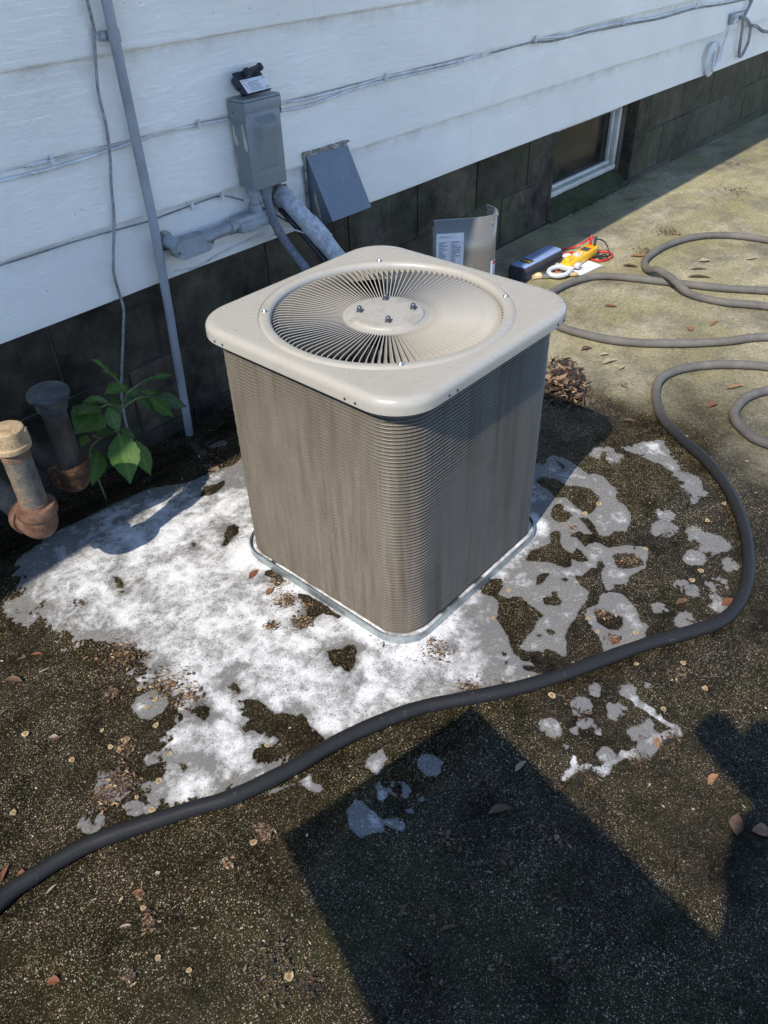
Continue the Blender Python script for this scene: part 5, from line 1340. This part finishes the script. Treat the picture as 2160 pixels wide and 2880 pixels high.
# ------------------------------------------------------------ soap foam
def foam():
    st = .0042
    xs = np.arange(-1.30, 1.62, st); ys = np.arange(-1.32, 1.02, st)
    X, Y = np.meshgrid(xs, ys)
    wob = .010*fbm(X, Y, 28, 4, 21)+.008*fbm(X, Y, 90, 3, 31)
    def local(poly, grow=.06):
        P = np.array(poly)
        x0, y0 = P.min(0)-grow; x1, y1 = P.max(0)+grow
        i0, i1 = np.searchsorted(xs, [x0, x1]); j0, j1 = np.searchsorted(ys, [y0, y1])
        return slice(j0, j1), slice(i0, i1)
    Fd = np.full(X.shape, -1.0)
    dens = np.full(X.shape, .5)
    s = local(MAIN); Fd[s] = sdist(X[s], Y[s], MAIN)
    # bubbly fringe on the left bank breaks up
    left = sstep(-.60, -.95, X)
    Fd = Fd+left*(.13*fbm(X, Y, 24, 5, 77)+.05*fbm(X, Y, 110, 2, 78)-.015)*sstep(.16, .0, Fd)
    for p in PATCH:
        s = local(p); Fd[s] = np.maximum(Fd[s], sdist(X[s], Y[s], p)+.035*fbm(X[s], Y[s], 17, 4, 64)-.002)
    Z_ = np.array(ZIG); dz = np.full(X.shape, 1e9)
    s = local(ZIG)
    WX_ = X+.05*fbm(X, Y, 14, 4, 91); WY_ = Y+.05*fbm(X, Y, 14, 4, 92)
    for a, b in zip(Z_[:-1], Z_[1:]):
        e = b-a
        t = np.clip(((WX_[s]-a[0])*e[0]+(WY_[s]-a[1])*e[1])/(e@e), 0, 1)
        dz[s] = np.minimum(dz[s], np.hypot(WX_[s]-a[0]-t*e[0], WY_[s]-a[1]-t*e[1]))
    Fd = np.maximum(Fd, .0095+.016*fbm(X, Y, 26, 3, 4)-dz)
    for p in HOLES:
        s = local(p); Fd[s] = np.minimum(Fd[s], -sdist(X[s], Y[s], p))
    Fd = Fd+wob
    dens = .66-.44*sstep(-.30, .02, X+.25*np.minimum(Y, 0)*-1)-.10*sstep(-.45, -.62, Y+.55*(X+.6))
    dens = dens+.35*sstep(.05, .0, np.maximum(np.abs(X), np.abs(Y))-.375)
    dens = dens-.34*sstep(.66, .80, Y)-.22*left
    dens = np.where(Y < -.62, np.minimum(dens, .42), dens)
    dens = np.where(dz < .03, .75, dens)
    # thin scum: patchy, no clean edge
    So = np.zeros(X.shape)
    for p in SOFT:
        s = local(p, .1); So[s] = np.maximum(So[s], sstep(-.05, .05, sdist(X[s], Y[s], p))*1.25)
    for cx, cy, a, b in SCUM:
        q = ((X-cx)/(a*1.15+.01))**2+((Y-cy)/(b*1.15+.01))**2
        So = np.maximum(So, sstep(1.25, .15, q)*.86)
    sf = (So-.66+1.25*fbm(X, Y, 26, 5, 55)+.5*fbm(X, Y, 120, 2, 56))*.03
    sf = np.where(So > .02, sf, -1)
    soft_only = sf > Fd
    dens = np.where(soft_only, .18+.55*np.clip(So-.6, 0, .6), dens)
    Fd = np.maximum(Fd, sf)
    edge = np.clip(.5+Fd/.028, 0, 1)
    dens = dens-.30*sstep(.030, .0, Fd)+.12*sstep(.03, .12, Fd)-.16
    thick = .0006+.0030*sstep(0, .02, Fd)*(.85+.25*fbm(X, Y, 9, 3, 12))*np.clip(dens+.3, .3, 1.2)
    Zg = thick+dip(X, Y)+.0022
    keep = edge > .30
    cell = keep[:-1, :-1] | keep[1:, :-1] | keep[:-1, 1:] | keep[1:, 1:]
    xm = .5*(X[:-1, :-1]+X[1:, 1:]); ym = .5*(Y[:-1, :-1]+Y[1:, 1:])
    cell &= ~((np.abs(xm) < .30) & (np.abs(ym) < .30))
    J_, I_ = np.nonzero(cell)
    nx = X.shape[1]
    a = J_*nx+I_
    Fc = np.stack([a, a+1, a+nx+1, a+nx], 1)
    used, inv = np.unique(Fc.ravel(), return_inverse=True)
    V = np.stack([X.ravel()[used], Y.ravel()[used], Zg.ravel()[used]], 1)
    Fc = inv.reshape(-1, 4)
    me = bpy.data.meshes.new('soap_foam')
    me.vertices.add(len(V)); me.vertices.foreach_set('co', V.astype(np.float32).ravel())
    me.loops.add(Fc.size); me.loops.foreach_set('vertex_index', Fc.astype(np.int32).ravel())
    me.polygons.add(len(Fc)); me.polygons.foreach_set('loop_start', np.arange(0, Fc.size, 4, dtype=np.int32))
    me.polygons.foreach_set('use_smooth', [True]*len(Fc))
    me.update(); me.validate()
    add_attr(me, 'edge', edge.ravel()[used]); add_attr(me, 'dens', dens.ravel()[used])
    me.materials.append(M_FOAM)
    o = bpy.data.objects.new('soap_foam', me); COL.objects.link(o)
    return tag(o, 'white and grey soap suds spread over the wet paving round the unit', 'foam', kind='stuff')
foam_o = foam()

# suds left on the ledge of the base pan
vs_, fs, ed_, de_ = [], [], [], []
oa, ob = rsq(.3475, .0975, 60, 20), rsq(.3625, .1035, 60, 20)
for i, (p, q) in enumerate(zip(oa, ob)):
    for w in (0, .35, .7, 1):
        x, y = p[0]*(1-w)+q[0]*w, p[1]*(1-w)+q[1]*w
        nn = float(fbm(np.array(x), np.array(y), 11, 4, 41)); side = 1.0 if x < -.28 or y < -.33 else .2
        vs_.append((x, y, .0185+.008*(1-w)*(nn+.6)+.001*math.sin(i*.7)))
        ed_.append(min(1, max(0, .55+1.5*(nn+.10)*side-.25*(1-side))))
        de_.append(.6)
n_ = len(oa)
for i in range(n_):
    for j in range(3):
        a, b = i*4+j, ((i+1) % n_)*4+j
        fs.append((a, b, b+1, a+1))
o = MB().add(vs_, fs, True).build('pan_suds', M_FOAM, auto=False)
add_attr(o.data, 'edge', ed_); add_attr(o.data, 'dens', de_)
tag(o, 'white suds lying on the ledge of the unit base pan', 'foam', kind='stuff')

# ------------------------------------------------------------ leaves, seeds and litter
TINTS = [(.17, .058, .026), (.10, .057, .03), (.27, .215, .15), (.25, .13, .058), (.33, .26, .175)]
def dry_leaf_mesh(L, W_, seed):
    r_ = random.Random(seed)
    prof = [0, .45, .8, 1, .95, .75, .42, 0]
    n = len(prof)-1
    vs_, fs = [], []
    tw, cu = r_.uniform(-.5, .5), r_.uniform(.4, 1.5)
    for i in range(n+1):
        u = i/n
        for c in (-1, 0, 1):
            y = c*prof[i]*W_*.5*(1+r_.uniform(-.12, .12))
            z = .0022+abs(c)*prof[i]*W_*.28*cu*(.6+.4*r_.random())+L*.10*(2*u-1)**2*abs(tw)
            vs_.append(((u-.5)*L, y+.08*L*math.sin(u*3+tw), max(z, .0012)))
    for i in range(n):
        for j in range(2):
            a = i*3+j
            fs.append((a, a+3, a+4, a+1))
    return vs_, fs
def set_tint(me, cols):
    a = me.attributes.new('tint', 'FLOAT_COLOR', 'POINT')
    a.data.foreach_set('color', np.asarray([(*c, 1) for c in cols], dtype=np.float32).ravel())
for i, (x, y, L, W_, k) in enumerate(LEAVES):
    if x < -.85:
        L, W_ = L*.62, W_*.5
    vs_, fs = dry_leaf_mesh(L, W_, i)
    mb = MB().add(vs_, fs, True)
    o = mb.build('dry_leaf', M_DRYLEAF, auto=False)
    base_c = TINTS[int(k)]
    set_tint(o.data, [tuple(q*random.uniform(.8, 1.15) for q in base_c) for _ in vs_])
    o.location = (x, y, float(dip(np.array(x), np.array(y)))+.003)
    o.rotation_euler = (0, 0, random.uniform(-1.2, .6))
    tone = ['russet', 'dark brown', 'grey brown', 'orange brown', 'pale tan'][int(k)]
    if x > 1.2:
        tag(o, f'{tone} dry leaf lying on the pale dry paving by the hose loops', 'leaf', f'{tone} leaves on the dry paving')
    elif y > .2 or x < -.9:
        tag(o, f'{tone} dead leaf on the dark wet paving left of the foam', 'leaf', f'{tone} leaves on the left paving')
    else:
        tag(o, f'{tone} dead leaf lying on the wet ground in front of the unit', 'leaf', f'{tone} leaves in front of the unit')
vs_, fs, tn = [(0, 0, .0035)], [], [(.22, .12, .055)]
for k, rr in enumerate((.38, .72, 1.0)):
    for i in range(12):
        a = 2*math.pi*i/12
        w = 1+.10*math.sin(a*3+1)+(.08*math.sin(a*5) if k == 2 else 0)
        vs_.append((rr*w*math.cos(a)*.0135, rr*w*math.sin(a)*.0115, .0032+.0012*math.sin(a*2+k)))
        tn.append([(.26, .155, .07), (.36, .26, .135), (.40, .31, .185)][k])
for i in range(12):
    fs.append((0, 1+i, 1+(i+1) % 12))
    for k in range(2):
        fs.append((1+k*12+i, 13+k*12+i, 13+k*12+(i+1) % 12, 1+k*12+(i+1) % 12))
sm = MB().add(vs_, fs, True).mesh('seed_disc'); sm.materials.append(M_DRYLEAF); set_tint(sm, tn)
for i, (x, y) in enumerate(SEEDS):
    s_ = random.uniform(.42, .8)
    o = link_copy(sm, 'seed_disc', None, Matrix.Translation((x, y, .0028)) @ Euler((random.uniform(-.1, .1), random.uniform(-.1, .1), random.uniform(0, 6)), 'XYZ').to_matrix().to_4x4() @ Matrix.Scale(s_, 4))
    where = 'on the dark wet ground left of the foam' if x < -.72 else ('near the right hose bend' if x > .25 else ('below the hose in front of the unit' if y < -.46-.62*(x+.6) else 'in the foam beside the unit'))
    tag(o, 'pale round papery seed disc '+where, 'seed', 'papery seed discs '+where)
def litter(name, label, spots, tints, zfun, smin, smax, curl=1.0, seed=3, cat='leaf litter'):
    r_ = random.Random(seed)
    vs_, fs, tn = [], [], []
    for (x, y, z, s_) in spots:
        kind = r_.random()
        L = s_*r_.uniform(.7, 1.4); W_ = L*(.10 if kind < .4 else r_.uniform(.3, .65))
        M = Matrix.Translation((x, y, z)) @ Euler((r_.gauss(0, .35)*curl, r_.gauss(0, .35)*curl, r_.uniform(0, 6.28)), 'XYZ').to_matrix().to_4x4()
        pts = [(-L/2, 0, 0), (-L*.1, W_/2*r_.uniform(.6, 1.2), L*.14*curl*r_.random()), (L/2, r_.uniform(-.2, .2)*W_, L*.12*r_.random()), (L*.1, -W_/2*r_.uniform(.6, 1.2), L*.14*curl*r_.random())]
        o_ = len(vs_)
        c = r_.choice(tints); f_ = r_.uniform(.6, 1.25)*(.45 if (y < -.62 and x < 0 and name == 'leaf_litter') else 1)  # shade painted in: litter inside the foreground shadow gets a darker tint
        for p in pts:
            vs_.append(M @ Vector(p)); tn.append(tuple(q*f_ for q in c))
        fs += [(o_, o_+1, o_+3), (o_+1, o_+2, o_+3)]
    o = MB().add(vs_, fs, False).build(name, M_DEBRIS)
    set_tint(o.data, tn)
    return tag(o, label, cat, kind='stuff')
r_ = random.Random(11)
spots = []
for cx, cy, a, b, n in DEBRIS:
    far = 1.6 if cx > 1.4 else 1.0
    for i in range(int(n*(2.6 if cy < -.62 else 5.0))):
        q = r_.gauss(0, .5); w = r_.gauss(0, .5)
        x, y = cx+q*a, cy+w*b
        if max(abs(x), abs(y)) < .375: continue
        spots.append((x, y, .004+r_.random()*.006+float(dip(np.array(x), np.array(y))), far*r_.choice((.003, .0045, .006, .008, .012))))
BROWN = [(.06, .034, .02), (.10, .055, .028), (.035, .021, .014), (.16, .095, .05), (.27, .185, .105), (.20, .085, .035), (.028, .018, .014), (.36, .27, .16)]
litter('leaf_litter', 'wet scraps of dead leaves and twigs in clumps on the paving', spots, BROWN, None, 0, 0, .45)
spots = []
for i in range(2600):
    x, y = r_.uniform(-2.0, 4.5), r_.uniform(-1.9, 1.0)
    if max(abs(x), abs(y)) < .375: continue
    if x > 1.2 and r_.random() < .5: continue
    spots.append((x, y, .003+float(dip(np.array(x), np.array(y))), r_.choice((.005, .006, .008, .011))))
litter('plant_crumbs', 'fine plant crumbs strewn thinly over all the paving', spots, BROWN+[(.5, .42, .28), (.42, .36, .24)], None, 0, 0, .4, 5)
spots = []
for i in range(900):
    a = r_.uniform(0, 6.28); q = abs(r_.gauss(0, .5))
    if q > 1.25: continue
    x = 1.262+math.cos(a)*q*.155+math.sin(a)*q*.06; y = .098+math.sin(a)*q*.15+math.cos(a)*q*.05
    hgt = .055*max(0, 1-q*.85)
    spots.append((x, y, .006+hgt*r_.random()**.6, r_.choice((.025, .035, .045, .055))))
litter('leaf_pile', 'heap of brown dead leaves swept up behind the right side of the unit', spots, [(.06, .035, .02), (.04, .024, .015), (.10, .06, .034), (.19, .125, .075), (.022, .014, .010), (.27, .19, .12), (.03, .02, .013)], None, 0, 0, 1.3, 9, 'leaf pile')
# moss tufts where the sill meets the paving
spots = []
for i in range(420):
    x = r_.uniform(2.9, 4.1)
    spots.append((x, 1.222+r_.gauss(0, .018), .004+abs(r_.gauss(0, .008)), r_.choice((.008, .012, .018))))
litter('moss_fringe', 'ragged fringe of green moss along the basement window sill', spots, [(.03, .05, .01), (.05, .075, .015), (.02, .03, .008)], None, 0, 0, 1.6, 13, 'moss')

# ------------------------------------------------------------ out of the frame: a stand added to cast the square shadow, and the photographer
st_ = thing('shadow_stand', 'unseen flat topped stand added left of the frame to throw the square shadow', 'stand')
tv = 1.25
sd = Vector((math.cos(R(SUN_AZ)), math.sin(R(SUN_AZ)), -math.tan(R(SUN_EL))))
foot = [(-.952, -.498), (-.385, -.612), (-.66, -1.95), (-1.36, -1.70)]
top = [Vector((x, y, 0))-sd*tv for x, y in foot]
vs_ = top+[p-Vector((0, 0, .02)) for p in top]
flip_out(MB().add(vs_, [(0, 1, 2, 3), (7, 6, 5, 4), (0, 4, 5, 1), (1, 5, 6, 2), (2, 6, 7, 3), (3, 7, 4, 0)]).build('shadow_slab', M_TREE, st_))
c_ = (top[2]+top[3])/2
for dx_, dy_ in ((-.22, .0), (.22, -.05), (-.2, .28), (.2, .25)):
    MB().box((c_.x+dx_-.02, c_.y+dy_+.1-.02, 0), (c_.x+dx_+.02, c_.y+dy_+.1+.02, c_.z-.0205)).build('leg', M_TREE, st_)
pe = bpy.data.meshes.new('person')
J3 = {'pel': (-1.98, -1.70, .96, .15, .11), 'spi': (-1.96, -1.69, 1.16, .18, .15), 'che': (-1.93, -1.67, 1.38, .20, .16), 'nec': (-1.90, -1.65, 1.52, .055, .055), 'hd1': (-1.88, -1.63, 1.60, .075, .085), 'hd2': (-1.86, -1.62, 1.70, .08, .095), 'hd3': (-1.87, -1.63, 1.77, .05, .06),
      'ls': (-1.98, -1.72, 1.46, .07, .07), 'le': (-1.68, -1.74, 1.54, .05, .05), 'lw': (-1.625, -1.50, 1.63, .05, .05), 'lh': (-1.60, -1.36, 1.68, .05, .055),
      'rs': (-1.80, -1.80, 1.44, .07, .07), 'rek': (-1.60, -1.82, 1.54, .05, .05), 'rw': (-1.565, -1.60, 1.63, .05, .05), 'rh': (-1.55, -1.46, 1.68, .05, .055),
      'lp': (-2.04, -1.62, .90, .095, .095), 'lk': (-2.05, -1.61, .50, .06, .06), 'la': (-2.07, -1.61, .09, .042, .045), 'lf': (-1.95, -1.50, .035, .04, .03),
      'rp': (-1.91, -1.78, .90, .095, .095), 'rk': (-1.90, -1.77, .50, .06, .06), 'ra': (-1.91, -1.79, .09, .042, .045), 'rf': (-1.79, -1.68, .035, .04, .03)}
keys = list(J3)
ed = [('pel', 'spi'), ('spi', 'che'), ('che', 'nec'), ('nec', 'hd1'), ('hd1', 'hd2'), ('hd2', 'hd3'), ('che', 'ls'), ('ls', 'le'), ('le', 'lw'), ('lw', 'lh'), ('che', 'rs'), ('rs', 'rek'), ('rek', 'rw'), ('rw', 'rh'), ('pel', 'lp'), ('lp', 'lk'), ('lk', 'la'), ('la', 'lf'), ('pel', 'rp'), ('rp', 'rk'), ('rk', 'ra'), ('ra', 'rf')]
pe.from_pydata([J3[k][:3] for k in keys], [(keys.index(a), keys.index(b)) for a, b in ed], [])
po = bpy.data.objects.new('person', pe); COL.objects.link(po)
mo = po.modifiers.new('skin', 'SKIN'); mo.use_smooth_shade = True
sl = pe.skin_vertices[0].data if pe.skin_vertices else None
if sl is None:
    bm = bmesh.new(); bm.from_mesh(pe); bm.verts.layers.skin.verify(); bm.to_mesh(pe); bm.free()
    sl = pe.skin_vertices[0].data
for k, s_ in zip(keys, sl):
    s_.radius = J3[k][3:]
    s_.use_root = (k == 'pel')
po.modifiers.new('sub', 'SUBSURF').levels = 2
pe.materials.append(M_NYLON)
tag(po, 'person in dark clothes behind the camera, known only by the shadow', 'person')
